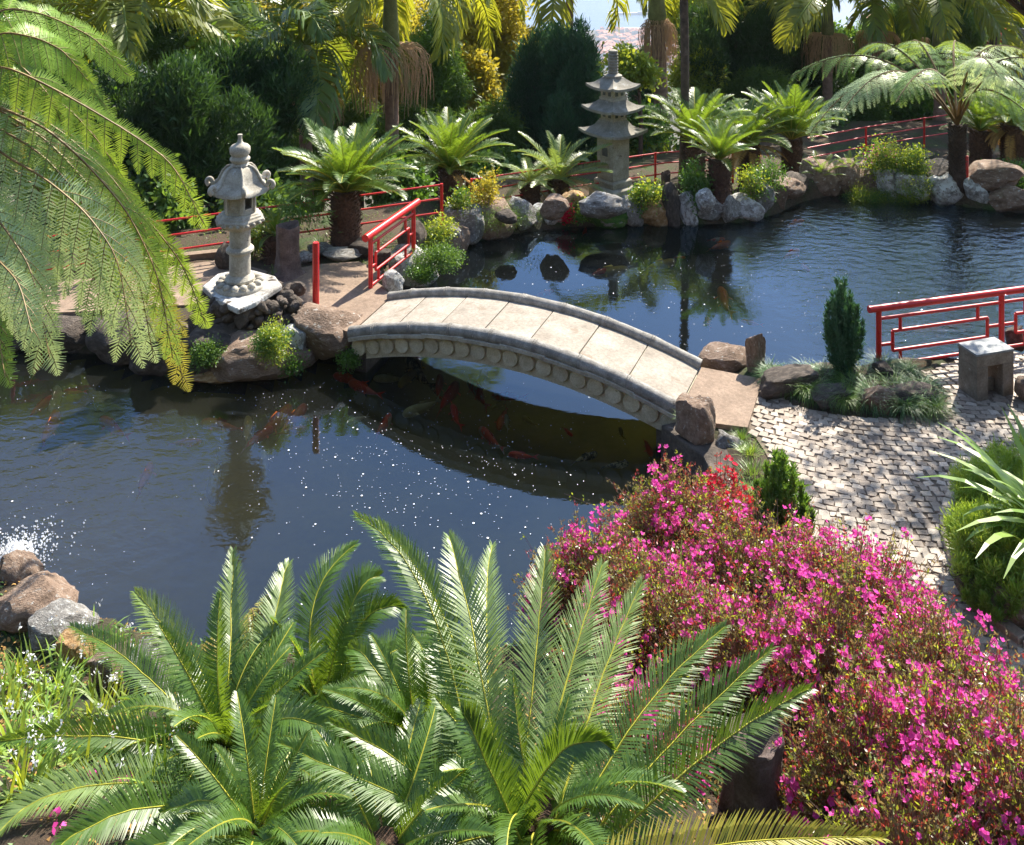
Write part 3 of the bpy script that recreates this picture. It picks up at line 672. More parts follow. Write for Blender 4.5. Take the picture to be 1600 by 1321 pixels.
def pipe_fence(pts, label, post_at, ht=0.77, zb=0.0):
    ps = [P(x, y, zb + ht) - Vector((0, 0, ht)) for x, y in pts]
    root = thing('red_pipe_fence', label, 'fence', tuple(ps[0]), 'thin red pipe fences behind the planting')
    o0 = ps[0]
    for v in (ht, ht - .24, ht - .48):
        b = MB(); b.tube([p - o0 + Vector((0, 0, v)) for p in ps], 0.017, 8); b.build('rail', 'red_paint', root, auto=50)
    for (x, y) in post_at:
        b = MB(); q = P(x, y, zb + ht) - Vector((0, 0, ht)) - o0
        b.tube([q + Vector((0, 0, -.25)), q + Vector((0, 0, ht + .02))], 0.027, 10); b.build('post', 'red_paint', root, auto=50)
pipe_fence([(20, 378), (250, 346), (388, 328), (516, 312), (690, 289)], 'thin red pipe fence running behind the lantern and the largest cycad', [(20, 378), (150, 360), (388, 328), (540, 308.6), (690, 289)])
pipe_fence([(737, 281), (886, 259), (1040, 238), (1150, 232)], 'thin red pipe fence passing behind the stone pagoda', [(737, 281), (886, 259), (1024, 240), (1145, 232.5)], zb=-.85)
pipe_fence([(1262, 216), (1353, 199), (1444, 185), (1480, 180)], 'thin red pipe fence at the far right behind the tree fern', [(1353, 199), (1444, 185)], zb=-.85)

# ---- polygonal curved roofs
def poly_roof(mb, ns, prof, lift, rot, seg=10, c=(0, 0, 0), thick=0.03, exp=3.0, mi=0, conc=0.0):
    """prof: (corner radius, z) from eave up; lift raises corners at the eave"""
    n = ns * seg; rows = []
    for j, (r, z) in enumerate(prof):
        f = 1 - j / (len(prof) - 1)
        row = []
        for k in range(n):
            side = k // seg; t = (k % seg) / seg
            a0 = rot + 2 * math.pi * side / ns; a1 = rot + 2 * math.pi * (side + 1) / ns
            x = r * ((1 - t) * math.cos(a0) + t * math.cos(a1)); y = r * ((1 - t) * math.sin(a0) + t * math.sin(a1))
            e = abs(2 * t - 1) ** exp
            inw = 1 - conc * (1 - abs(2 * t - 1) ** 2) * f
            row.append((c[0] + x * inw, c[1] + y * inw, c[2] + z + lift * e * f * f))
        rows.append(row)
    under = [(x * 1.0, y * 1.0, z - thick) for (x, y, z) in rows[0]]
    inner = [(c[0] + (x - c[0]) * .45, c[1] + (y - c[1]) * .45, c[2] + prof[0][1] - thick * .4) for (x, y, z) in rows[0]]
    allr = [inner, under] + rows; vs = [v for r in allr for v in r]
    fs = [(i * n + k, i * n + (k + 1) % n, (i + 1) * n + (k + 1) % n, (i + 1) * n + k) for i in range(len(allr) - 1) for k in range(n)]
    fs.append(tuple((len(allr) - 1) * n + k for k in range(n))); fs.append(tuple(range(n - 1, -1, -1)))
    mb.add(vs, fs, mi)

def pagoda(loc, rz, label, sc_=1.0):
    root = thing('stone_pagoda', label, 'pagoda', loc, rz=rz); root.scale = (sc_,) * 3
    q = math.pi / 4 * 0
    b = MB(); b.lathe([(0.46, -.15), (0.46, .16), (0.40, .20)], 4); b.lathe([(0.36, .20), (0.37, .30), (.33, .33)], 4); b.build('base', 'stone', root, bevel=0.012)
    b = MB(); b.lathe([(0.30, .33), (0.31, 1.24)], 4); b.build('body', 'stone', root, bevel=0.01)
    for a in (-math.pi * 3 / 4, -math.pi / 4):                       # frame on the two front faces; recess shade is a dark panel
        Mx = Matrix.Rotation(a, 3, 'Z'); f = MB(); rr = 0.215
        for (cy, cz, sy, sz) in ((0, .98, .26, .03), (0, .62, .26, .03), (-.115, .8, .03, .34), (.115, .8, .03, .34)):
            f.box(Mx @ Vector((rr, cy, cz)), (.03, sy, sz), M=Mx)
        f.build('panel_frame', 'stone', root, bevel=0.004)
        f = MB(); f.box(Mx @ Vector((rr + .001, 0, .86)), (.012, .14, .16), M=Mx); f.build('niche_shade', 'window_dark', root)  # no hollow is cut; the dark panel paints its shade
    for (zb, zt, re, ht) in ((1.22, 1.42, 0.66, .2), (1.66, 1.82, 0.60, .18), (2.07, 2.22, 0.52, .16)):
        b = MB(); poly_roof(b, 4, [(re, zb), (re * .86, zb + .022), (re * .70, zb + .055), (re * .54, zb + .11), (re * .43, zt), (re * .40, zt + .02)], .055, 0, 12, thick=.05, conc=.04)
        b.build('roof', 'stone_dark', root, auto=35)
    for (z0, z1) in ((1.43, 1.645), (1.84, 2.05)):
        b = MB(); b.lathe([(0.235, z0), (0.235, z1)], 4); b.lathe([(0.262, z0 - .02), (0.262, z0 + .03)], 4); b.lathe([(0.255, z1 - .035), (0.255, z1)], 4); b.build('storey', 'stone', root, bevel=.004)
        for a in (-math.pi * 3 / 4, -math.pi / 4, math.pi / 4, math.pi * 3 / 4):
            Mx = Matrix.Rotation(a, 3, 'Z')
            for cy in (-.072, .072):
                f = MB(); f.box(Mx @ Vector((.1665, cy, (z0 + z1) / 2 + .005)), (.006, .075, .085), M=Mx); f.build('window', 'window_dark', root)  # flat dark plate stands for the shade in each opening
    prof = [(.17, 2.24), (.17, 2.28), (.12, 2.30)]
    z = 2.31
    for k in range(7): prof += [(.088, z), (.098, z + .018), (.098, z + .034), (.085, z + .05)]; z += .055
    prof += [(.075, z), (.09, z + .02), (.085, z + .05), (.03, z + .07)]
    b = MB(); b.lathe(prof, 20); b.build('finial', 'stone_dark', root, auto=40)
    return root
_p = G(958, 306)
pagoda((_p.x, _p.y, _p.z), math.radians(-96), 'three-roofed grey stone pagoda with a ringed finial on the far bank', _p.y / 18.2)
_p = G(1597, 196)
pagoda((_p.x, _p.y, _p.z), math.radians(-60), 'second stone pagoda at the far right, half hidden behind the tree fern', 1.0)

# ---- stone lantern
def lantern():
    loc = R(375, 446, 13.3)
    root = thing('stone_lantern', 'tall weathered stone lantern with curled roof corners on a rock pedestal', 'lantern', loc)
    b = MB(); b.lathe([(.33, -.03), (.335, .0), (.32, .035), (.25, .06)], 32)
    for k in range(14):
        a = 2 * math.pi * (k + .5) / 14; ring = []; cx, cy = .265 * math.cos(a), .265 * math.sin(a); vs = []; fs = []
        for i in range(7):
            for j in range(10):
                th = math.pi * i / 6; ph = 2 * math.pi * j / 10
                lx = .062 * math.sin(th) * math.cos(ph); ly = .052 * math.sin(th) * math.sin(ph); lz = .045 * math.cos(th)
                vs.append((cx + lx * math.cos(a) - ly * math.sin(a), cy + lx * math.sin(a) + ly * math.cos(a), .055 + lz))
        fs = [(i * 10 + j, i * 10 + (j + 1) % 10, (i + 1) * 10 + (j + 1) % 10, (i + 1) * 10 + j) for i in range(6) for j in range(10)]
        b.add(vs, fs)
    b.build('lotus_base', 'stone', root, auto=60)
    b = MB(); b.lathe([(.17, .05), (.20, .085), (.20, .11), (.165, .15), (.145, .17), (.142, .45), (.165, .462), (.188, .485), (.188, .515), (.165, .54), (.142, .55), (.142, .80)], 32); b.build('column', 'stone', root, auto=40)
    b = MB(); rot = math.radians(-90 - 8 + 30)
    b.lathe([(.15, .78), (.20, .81), (.27, .86), (.335, .895), (.345, .915), (.35, .945), (.315, .965), (.312, .985), (.275, .995), (.272, 1.012), (.24, 1.02)], 6, rot=rot)
    b.build('platform', 'stone', root, bevel=0.008)
    b = MB()
    for k in range(6):
        a0 = rot + k * math.pi / 3; a1 = a0 + math.pi / 3
        for t in (.2, .5, .8):
            x = .335 * ((1 - t) * math.cos(a0) + t * math.cos(a1)); y = .335 * ((1 - t) * math.sin(a0) + t * math.sin(a1))
            b.lathe([(.0, -.012), (.03, -.01), (.035, .01), (.02, .03), (0.0, .034)], 10, (x, y, .90))
    b.build('petal_band', 'stone', root, auto=60)
    # fire box: six corner piers, panels and openings
    b = MB(); b.lathe([(.225, 1.01), (.225, 1.05)], 6, rot=rot); b.lathe([(.225, 1.27), (.228, 1.33)], 6, rot=rot)
    for k in range(6):
        a = rot + k * math.pi / 3; b.box((.205 * math.cos(a), .205 * math.sin(a), 1.16), (.045, .05, .24), rz=a)
    b.build('fire_box', 'stone', root, bevel=.004)
    for k in range(6):
        a = rot + (k + .5) * math.pi / 3; Mx = Matrix.Rotation(a, 3, 'Z'); f = MB()
        if k % 3 != 0:
            f.box(Mx @ Vector((.172, 0, 1.16)), (.02, .17, .24), M=Mx)
            f.box(Mx @ Vector((.185, 0, 1.17)), (.012, .05, .10), M=Mx); f.box(Mx @ Vector((.185, .0, 1.12)), (.012, .10, .04), M=Mx)
            f.build('panel', 'stone', root, bevel=.006)
        else:
            for (cy, cz, sy, sz) in ((-.07, 1.16, .03, .24), (.07, 1.16, .03, .24), (0, 1.265, .17, .04), (0, 1.07, .17, .05)):
                f.box(Mx @ Vector((.178, cy, cz)), (.025, sy, sz), M=Mx)
            f.build('opening_frame', 'stone', root, bevel=.004)
    b = MB(); b.lathe([(.06, 1.05), (.06, 1.30)], 8); b.build('shade_core', 'window_dark', root)  # dark post added to stand for the shade inside the box
    b = MB()
    poly_roof(b, 6, [(.43, 1.335), (.40, 1.365), (.345, 1.40), (.30, 1.455), (.27, 1.52), (.235, 1.58), (.18, 1.635), (.11, 1.665)], .045, rot, 8, thick=.035, conc=.03)
    b.build('roof', 'stone', root, auto=50)
    for k in range(6):                                              # ridges and curled corners
        a = rot + k * math.pi / 3; ca, sa = math.cos(a), math.sin(a)
        f = MB(); pr_ = [(.12, 1.67), (.19, 1.645), (.245, 1.59), (.28, 1.525), (.312, 1.46), (.36, 1.415), (.41, 1.40)]
        f.tube([(r_ * ca, r_ * sa, z_) for r_, z_ in pr_], [.014, .016, .018, .02, .022, .026, .03], 10); f.build('ridge', 'stone', root, auto=60)
        f = MB(); pts = []; rad = []
        for i in range(14):
            t = i / 13; th = -1.2 + t * 5.2; rr = .055 * (1 - .5 * t)
            pts.append(((.435 + rr * math.cos(th)) * ca, (.435 + rr * math.cos(th)) * sa, 1.425 + rr * math.sin(th))); rad.append(.033 * (1 - .25 * t))
        f.tube(pts, rad, 10); f.build('curl', 'stone', root, auto=60)
    b = MB(); b.lathe([(.10, 1.655), (.125, 1.67), (.105, 1.70), (.12, 1.72), (.138, 1.745), (.138, 1.765), (.12, 1.785), (.115, 1.80), (.135, 1.83), (.142, 1.87), (.138, 1.915), (.11, 1.945), (.06, 1.965), (.035, 1.99), (.026, 2.05), (.034, 2.09), (.02, 2.095)], 28)
    b.build('finial', 'stone', root, auto=50)
lantern()

# ---- concrete stool
def stool():
    l, f_, r_, bk = [P(*q, .55) for q in ((1497.2, 535.7), (1526.6, 554.8), (1584.4, 544.8), (1553.5, 527.0))]
    root = thing('concrete_stool', 'square concrete stool with a polished grey top on the cobbles by the railing', 'stool', (f_.x, f_.y, 0))
    e1 = (r_ - f_) * .5 + (bk - l) * .5; e2 = (l - f_)
    def quad(u0, u1, v0, v1, z0, z1, b):
        pl = [e1 * u + e2 * v for (u, v) in ((u0, v0), (u1, v0), (u1, v1), (u0, v1))]; b.prism([(p.x, p.y) for p in pl], z0, z1)
    b = MB(); quad(-.01, 1.01, -.01, 1.01, .525, .55, b); b.build('top_slab', 'stool_top', root, bevel=.004)
    b = MB(); quad(0, 1, 0, 1, .39, .525, b); b.build('lintel', 'stool_side', root, bevel=.008)
    b = MB(); quad(0, .30, 0, 1, -.05, .39, b); b.build('leg', 'stool_side', root, bevel=.008)
    b = MB(); quad(.70, 1, 0, 1, -.05, .39, b); b.build('leg', 'stool_side', root, bevel=.008)
    b = MB(); quad(.30, .70, .45, .6, .02, .16, b); b.build('stretcher', 'stool_side', root, bevel=.008)
stool()
# ================================================================ rocks
ROCKM = {}
def rock_mesh(var, mat):
    key = (var, mat)
    if key in ROCKM: return ROCKM[key]
    r = random.Random(100 + var); bm = bmesh.new(); bmesh.ops.create_icosphere(bm, subdivisions=4, radius=1.0)
    planes = []
    for _ in range(9 + var % 4):
        d = Vector((r.gauss(0, 1), r.gauss(0, 1), r.gauss(0, .8))).normalized(); planes.append((d, r.uniform(.66, .98)))
    off = Vector((r.uniform(0, 50), r.uniform(0, 50), r.uniform(0, 50)))
    for v in bm.verts:
        p = v.co.copy(); e_ = 2.3 + (var % 5) * .45; p /= (abs(p.x) ** e_ + abs(p.y) ** e_ + abs(p.z) ** e_) ** (1 / e_)
        p *= 1 + 0.20 * noise.noise(p * 1.1 + off)
        for d, k in planes:
            e = p.dot(d) - k
            if e > 0: p -= d * e * 0.85
        p *= 1 + 0.10 * noise.noise(p * 2.7 + off) + 0.05 * noise.noise(p * 6.5 + off) + 0.03 * abs(noise.noise(p * 13 + off))
        v.co = p
    me = bpy.data.meshes.new('rock'); bm.to_mesh(me); bm.free()
    me.polygons.foreach_set('use_smooth', [True] * len(me.polygons)); me.set_sharp_from_angle(angle=math.radians(32))
    me.materials.append(MATS[mat]); ROCKM[key] = me; return me
_rk = [0]
def rock(px, py, w, h, mat, label, z=None, dr=0.8, rz=None, group='rocks edging the pond', name='rock', tilt=0.0, var=None):
    z0 = (WZ - 0.02) if z is None else z
    p = P(px, py, z0)
    if z is not None and z >= 0 and px > 780 and py < 330: p = G(px, py); z0 = p.z
    s = F / p.y; W = w / s; Hh = h / s * 1.05; W *= 1.1; z0 += .03
    _rk[0] += 1; v = _rk[0] % 12 if var is None else var
    o = bpy.data.objects.new(name, rock_mesh(v, mat)); COL.objects.link(o)
    o.scale = (W * .56, W * .56 * dr, Hh * .62); o.location = (p.x, p.y + W * .5 * dr, z0 + Hh * .40)
    o.rotation_euler = (pr.uniform(-.12, .12), tilt + pr.uniform(-.12, .12), pr.uniform(-.5, .5) if rz is None else rz)
    return tag(o, label, 'rock', group)

# ================================================================ koi
KOIM = {}
def koi_mesh(mat, bend):
    key = (mat, bend)
    if key in KOIM: return KOIM[key]
    mb = MB(); st = 15; n = 10; vs = []; B = {'s': 0.0, 'l': 0.16, 'r': -0.16, 'c': 0.30}[bend]
    def spine(x): return Vector((x - .5, B * (x - .35) ** 2 * (1 if x > .35 else .3), 0)) + Vector((0, .02 * math.sin(x * 7), 0))
    for i in range(st):
        x = 0.80 * i / (st - 1)
        wv = 0.088 * (math.sin(math.pi * min(1, (x / .80) ** 0.62)) ** .75) + 0.010; c = spine(x); wv = 0.012 if i == 0 else wv
        if i == st - 1: wv = .014
        t = (spine(x + .01) - spine(x - .01)).normalized(); S = Vector((-t.y, t.x, 0))
        for k in range(n):
            a = 2 * math.pi * k / n; vs.append(c + S * math.cos(a) * wv * .85 + Vector((0, 0, math.sin(a) * wv * 1.1)))
    fs = [(i * n + k, i * n + (k + 1) % n, (i + 1) * n + (k + 1) % n, (i + 1) * n + k) for i in range(st - 1) for k in range(n)]
    fs += [tuple(range(n - 1, -1, -1)), tuple((st - 1) * n + k for k in range(n))]
    mb.add(vs, fs)
    a, b = spine(.78), spine(1.0); t = (b - a).normalized(); S = Vector((-t.y, t.x, 0))
    for sg in (1, -1):                                    # forked tail, slightly twisted so it shows from above
        mb.add([a + Vector((0, 0, .01)), a - Vector((0, 0, .01)), b + S * (.05 * sg) + Vector((0, 0, .07 * sg)), a.lerp(b, .55) + Vector((0, 0, .005))], [(0, 1, 3, 2)])
        c = spine(.24); tt = (spine(.26) - spine(.22)).normalized(); SS = Vector((-tt.y, tt.x, 0)) * sg
        mb.add([c + SS * .06, c + SS * .07 + tt * .05, c + SS * .15 + tt * .09 - Vector((0, 0, .03)), c + SS * .14 + tt * .03 - Vector((0, 0, .03))], [(0, 1, 2, 3)])
        c = spine(.5)
        mb.add([c + SS * .05, c + SS * .05 + tt * .03, c + SS * .10 + tt * .07 - Vector((0, 0, .04)), c + SS * .10 + tt * .03 - Vector((0, 0, .04))], [(0, 1, 2, 3)])
    c0, c1, c2 = spine(.32), spine(.52), spine(.58)
    mb.add([c0 + Vector((0, 0, .085)), c1 + Vector((0, 0, .075)), c2 + Vector((0, 0, .12)), c0.lerp(c1, .4) + Vector((0, 0, .15))], [(0, 1, 2, 3)])
    me = bpy.data.meshes.new('koi'); me.from_pydata([tuple(v) for v in mb.v], [], mb.f); me.materials.append(MATS[mat])
    me.polygons.foreach_set('use_smooth', [True] * len(me.polygons)); KOIM[key] = me; return me
def koi(px, py, L, ang, mat, label, bend='s', depth=0.014):
    """ang: direction of the head in the picture plane, degrees, 0 = right, 90 = up/away"""
    z = WZ - depth - 0.05; p = P(px, py, z)
    a = math.radians(ang); k = p.y / (H - z)
    q = P(px + 10 * math.cos(a), py - 10 * math.sin(a), z) - p; th = math.atan2(q.y, q.x)
    Lm = L / 10 * q.length
    Lm = min(Lm, 0.85)
    o = bpy.data.objects.new('koi', koi_mesh(mat, bend)); COL.objects.link(o)
    p.z = WZ - (depth if py > 540 else .004) - .012 - .115 * Lm; o.location = p; o.scale = (Lm * 1.15,) * 3; o.rotation_euler = (0, 0, th + math.pi)
    return tag(o, label, 'fish', 'koi swimming in the pond')

# ================================================================ plants
FR = {}
def canon_frond(key, curve, builder, mats):
    if key not in FR:
        qb = QB(); builder(qb, curve); FR[key] = qb.mesh('frond', mats)
    return FR[key]
UPZ = np.array([0., 0., 1.])
def arc_curve(e0, bend, n=16, L=1.0, power=1.3):
    pts = [np.zeros(3)]; ds = L / (n - 1)
    for i in range(n - 1):
        e = math.radians(e0 - bend * ((i + .5) / (n - 1)) ** power); pts.append(pts[-1] + ds * np.array([math.cos(e), 0, math.sin(e)]))
    return np.array(pts)
def cycad_frond_builder(nl=52, ll=0.17, lw=0.016, seed=0, lift=0.35):
    def f(qb, c):
        r = np.random.default_rng(seed); up = np.array([0.001, 0, 1.0]); up = np.array([-.3, 0, 1.])
        leaflets(qb, c, up, nl, ll, lw, 80, 42, lift, 0.25, 0.10, 0.06, 0, r)
        ribbon_rachis(qb, c, up, 0.010, 0.004, 1)
    return f
def rot_frond(az, el, L, roll=0.0):
    return Matrix.Rotation(az, 4, 'Z') @ Matrix.Rotation(-el, 4, 'Y') @ Matrix.Rotation(roll, 4, 'X') @ Matrix.Scale(L, 4)
def cycad_fronds(root, hub, n, L, mat, el_lo=0.1, el_hi=1.35, dead=0, nl=56, lw=0.0125):
    ga = 2.399963; a0 = pr.random() * 6
    for k in range(n):
        t = (k + .5) / n; el = el_hi + (el_lo - el_hi) * t ** 0.85
        v = pr.randrange(3); bend = (15, 30, 45)[v]
        m_ = mat if k >= 0 else mat
        me = canon_frond(('cy', v, m_, nl, lw), arc_curve(10, bend + 10), cycad_frond_builder(nl, .16, lw, v), [m_, 'rachis'])
        l = L * (0.82 + .25 * pr.random()) * (0.75 + .25 * math.sin(math.pi * min(1, t * 1.1)))
        M = Matrix.Translation(hub) @ rot_frond(a0 + k * ga, el + pr.uniform(-.08, .08), l, pr.uniform(-.3, .3))
        inst('frond', me, root, M)
    for k in range(dead):
        me = canon_frond(('cyd', 0, 'cycad_dead', nl, lw), arc_curve(10, 60), cycad_frond_builder(nl, .13, lw, 9), ['cycad_dead', 'rachis_brown'])
        M = Matrix.Translation(hub + Vector((0, 0, -.05))) @ rot_frond(pr.random() * 6.28, pr.uniform(-.9, .1), L * pr.uniform(.5, .8), pr.uniform(-.5, .5))
        inst('frond', me, root, M)
def cycad_trunk(root, h, r, mat='cycad_bark', z0=-0.1):
    mb = MB(); pts = []; rad = []
    for i in range(9):
        t = i / 8; pts.append((0.02 * math.sin(t * 4), 0, z0 + (h - z0) * t)); rad.append(r * (1.05 - .12 * t + .06 * math.sin(t * 9)) * (0.75 if i == 8 else 1))
    mb.tube(pts, rad, 18)
    for k in range(int(h / 0.045) * 16):                     # old leaf bases in spirals
        a = k * 2.399963; z = z0 + (h - z0 + 0.02) * (k / (int(h / 0.045) * 16)); rr = r * .93
        c = Vector((rr * math.cos(a), rr * math.sin(a), z)); M = Matrix.Rotation(a, 3, 'Z') @ Matrix.Rotation(-.6 + pr.uniform(-.25, .25), 3, 'Y')
        L_ = .055 * pr.uniform(.7, 1.5)
        vs = [c + M @ Vector(p) for p in ((-.02, -.022, -.016), (-.02, .022, -.016), (-.02, 0, .018), (L_, -.008, 0), (L_, .008, 0), (L_, 0, .008))]
        mb.add(vs, [(0, 1, 4, 3), (1, 2, 5, 4), (2, 0, 3, 5), (3, 4, 5)])
    return mb.build('trunk', mat, root)
def cycad(px, base, top, w, frpx, label, mat='cycad_leaf', n=52, dead=0, z=None, el_lo=0.05, el_hi=1.35, lw=0.0125, nl=56):
    p = G(px, base); zz = p.z; s = F / p.y
    root = thing('cycad', label, 'cycad', p, 'cycads planted round the pond')
    h = (base - top) / s; r = w / s / 2
    if h > 0.1: cycad_trunk(root, h, r)
    cycad_fronds(root, Vector((0, 0, max(h, .02) - .02)), n, frpx / s, mat, el_lo, el_hi, dead, nl, lw)
    return root

# pinnate palms
def palm_frond_builder(nl=58, ll=0.30, lw=0.022, seed=0, droop=0.9, lift=0.25):
    def f(qb, c):
        r = np.random.default_rng(seed); up = np.array([-.3, 0, 1.])
        leaflets(qb, c, up, nl, ll, lw, 72, 30, lift, droop, 0.12, 0.12, 0, r)
        ribbon_rachis(qb, c, up, 0.014, 0.004, 1)
    return f
def palm(px, base, hub_y, Y, wpx, label, n=9, L=2.3, leaf='palm_leaf', shaft=0.9, seeds=None, bark='palm_bark', lean=0.0, el=(0.0, 1.2), az0=0.0, hub_px=None, name='palm_tree', cat='palm tree', lbend=75, seed_size=(.35, .75)):
    hx = px if hub_px is None else hub_px; L = L * Y / F
    hub = R(hx, hub_y, Y); bx = (px - 800) / F * Y; z0 = gz(bx, Y) if Y < 58 else -5
    root = thing(name, label, cat, (bx, Y, z0), 'palms rising above the garden')
    hl = hub - Vector((bx, Y, z0)); s = F / Y; r = wpx / s / 2
    mb = MB(); pts = []; rad = []; n_ = 40; zt = hl.z - shaft
    for i in range(n_ + 1):
        t = i / n_; pts.append((hl.x * t * (zt / hl.z) + lean * math.sin(t * 3) * .06, 0, -.2 + (zt + .2) * t)); rad.append(r * (1.25 - .25 * min(1, t * 3)) * (1.035 if i % 2 else 0.985))
    mb.tube(pts, rad, 14); mb.build('trunk', bark, root, auto=50)
    if shaft > 0.05:
        mb = MB(); a = Vector(pts[-1]); b = Vector((hl.x, 0, hl.z))
        mb.tube([a, a.lerp(b, .12), a.lerp(b, .4), a.lerp(b, .8), b], [r * 1.0, r * 1.32, r * 1.15, r * .85, r * .5], 16); mb.build('crownshaft', 'palm_shaft' if bark != 'dark_bark' else bark, root, auto=50)
    for k in range(n):
        t = k / max(1, n - 1); e = el[1] + (el[0] - el[1]) * t; v = k % 3
        me = canon_frond(('pa', v, leaf, lbend), arc_curve(8, lbend + 18 * v, 18), palm_frond_builder(60, .27, .019, v, (0.7, 1.1, 1.5)[v]), [leaf, 'rachis_green'])
        inst('frond', me, root, Matrix.Translation(Vector((hl.x, 0, hl.z - .04))) @ rot_frond(az0 + k * 2.399963, e, L * pr.uniform(.88, 1.1), pr.uniform(-.5, .5)))
    for (sy, sw, sh) in (seeds or []):                          # hanging bunches of seed strands: top row, spread, drop in photo pixels
        qb = QB(); rr = np.random.default_rng(abs(int(px))); zc = R(px, sy, Y).z - z0; cx = hl.x * zc / hl.z
        N = int(300 * min(1, sw / 40)); W_, D_ = sw / s, sh / s
        for q in range(N):
            a = rr.uniform(0, 6.283); o_ = rr.uniform(.25, 1.0) * W_; d0 = np.array([math.cos(a), math.sin(a), 0]); st = np.array([cx, 0, zc]) + d0 * r
            end = st + d0 * o_ * rr.uniform(.7, 1.1) + np.array([0, 0, -D_ * rr.uniform(.4, 1.05)])
            c = bez(st, st + d0 * o_ * 1.15 + np.array([0, 0, D_ * .22]), end, 8); c[1:, :2] += rr.normal(0, .012, (7, 2))
            ribbon_rachis(qb, c, UPZ + d0 * .01 + np.array([.3, .1, 0]), 0.0065, .0045, 0)
        qb.build('seed_cluster', ['seed_strand'], root)
    return root

# bipinnate tree-fern fronds
def fern_frond(qb, pts, up, npin=24, pin=0.55, npn=20, pl=0.075, pw=0.024, droop=0.6, rr=None, t0=0.12, lift=0.1, rach=0.014, mi=0, vb=None, ang0=78, ang1=38, shape=None, hang=0.0):
    r = rr or rng; pts = np.asarray(pts); m = len(pts); Tg = nrm(np.gradient(pts, axis=0)); up = np.asarray(up, float)
    for sd in (1, -1):
        for k in range(npin):
            t = t0 + (1 - t0) * (k + .5 * (sd < 0)) / npin; x = t * (m - 1); i = min(int(x), m - 2); f = x - i
            p = pts[i] * (1 - f) + pts[i + 1] * f; T = Tg[i] * (1 - f) + Tg[i + 1] * f; T /= np.linalg.norm(T)
            S = np.cross(T, up); S = S / np.linalg.norm(S) * sd; N = np.cross(S, T) * sd
            a = math.radians(ang0 + (ang1 - ang0) * t) + r.normal(0, .05)
            u_ = (t - t0) / (1 - t0)
            L = pin * (math.sin(math.pi * (0.16 + .82 * u_)) ** .7 if shape is None else shape(u_)) * r.uniform(.93, 1.06)
            D = math.sin(a) * S + math.cos(a) * T + lift * N; D /= np.linalg.norm(D)
            D = D + np.array([0, 0, -1.]) * hang * r.uniform(.7, 1.3) + r.normal(0, .05, 3); D /= np.linalg.norm(D)
            g = np.array([0, 0, -1.]) * droop
            p1 = p + D * L * .5; p2 = p1 + (D + g) / np.linalg.norm(D + g) * L * .5
            c = bez(p, p1 + D * L * .05, p2, 7)
            v = r.uniform(.2, .8) if vb is None else vb
            leaflets(qb, c, N if abs(np.dot(N, D)) < .9 else UPZ, max(5, int(npn * L / pin + 2)), pl, pw, 76, 45, 0.0, .15, .04, .05, mi, r, prof=lambda q: np.clip(1.12 - q ** 1.6 * .95, .1, 1) * np.clip(.75 + q * 2, 0, 1), taper=.18, v=v, seg2=False)
            ribbon_rachis(qb, c, N, .0035, .0015, 1)
    ribbon_rachis(qb, pts, up, rach, rach * .25, 1)

# leafy crowns -----------------------------------------------------------------
def lobes(c, rad, n, r, size=(.35, .55), shape='ball'):
    out = []
    for _ in range(n):
        d = nrm(r.normal(0, 1, 3)); q = r.uniform(.35, .8)
        out.append((np.array(c) + d * np.array(rad) * q, np.array(rad) * r.uniform(*size)))
    return out
def sample_lobes(lb, n, r, lo=.6):
    vol = np.array([np.prod(x[1]) ** (2 / 3) for x in lb]); k = r.choice(len(lb), n, p=vol / vol.sum())
    d = nrm(r.normal(0, 1, (n, 3))); q = lo + (1.02 - lo) * r.random((n, 1)) ** .6
    C = np.array([x[0] for x in lb])[k]; Rr = np.array([x[1] for x in lb])[k]
    p = C + d * Rr * q; vb = np.array([r.random() for _ in lb])[k]
    return p, nrm(d * Rr), vb
def crown_ball(qb, c, rad, r, nl=18, clumps=1500, per=14, spread=.06, ll=.07, lw=.035, droop=.1, mi=0, size=(.3, .5), mix=None, out=.6):
    lb = lobes(c, rad, nl, r, size); p, d, vb = sample_lobes(lb, clumps, r)
    leaf_cloud(qb, p, d, per, spread, ll, lw, droop, out, mi, r, vb)
def crown_cone(qb, c, rx, ry, h, r, sprays=900, per=16, ll=.12, lw=.02, droop=.15, upw=0.0, spread=.05, flame=.55, mi=0, rough=.18):
    """columnar or conical conifer: base centre c, radius and height; sprays hang or rise from branch ends"""
    t = r.random(sprays) ** .8; a = r.uniform(0, 6.283, sprays)
    prof = np.where(t < .25, .75 + t, 1.0) * (1 - np.clip((t - .2) / .82, 0, 1) ** (1 / flame)) ** .9
    lump = 1 + rough * np.sin(a * 3 + t * 17) + rough * .8 * np.sin(a * 7 - t * 31 + 1)
    q = (0.72 + .30 * r.random(sprays)) * lump * prof
    p = np.stack([c[0] + rx * q * np.cos(a), c[1] + ry * q * np.sin(a), c[2] + h * t], 1)
    d = nrm(np.stack([np.cos(a), np.sin(a), np.full(sprays, upw)], 1))
    vb = .5 + .5 * np.sin(a * 3 + t * 17)
    leaf_cloud(qb, p, d, per, spread, ll, lw, droop, .8, mi, r, vb)
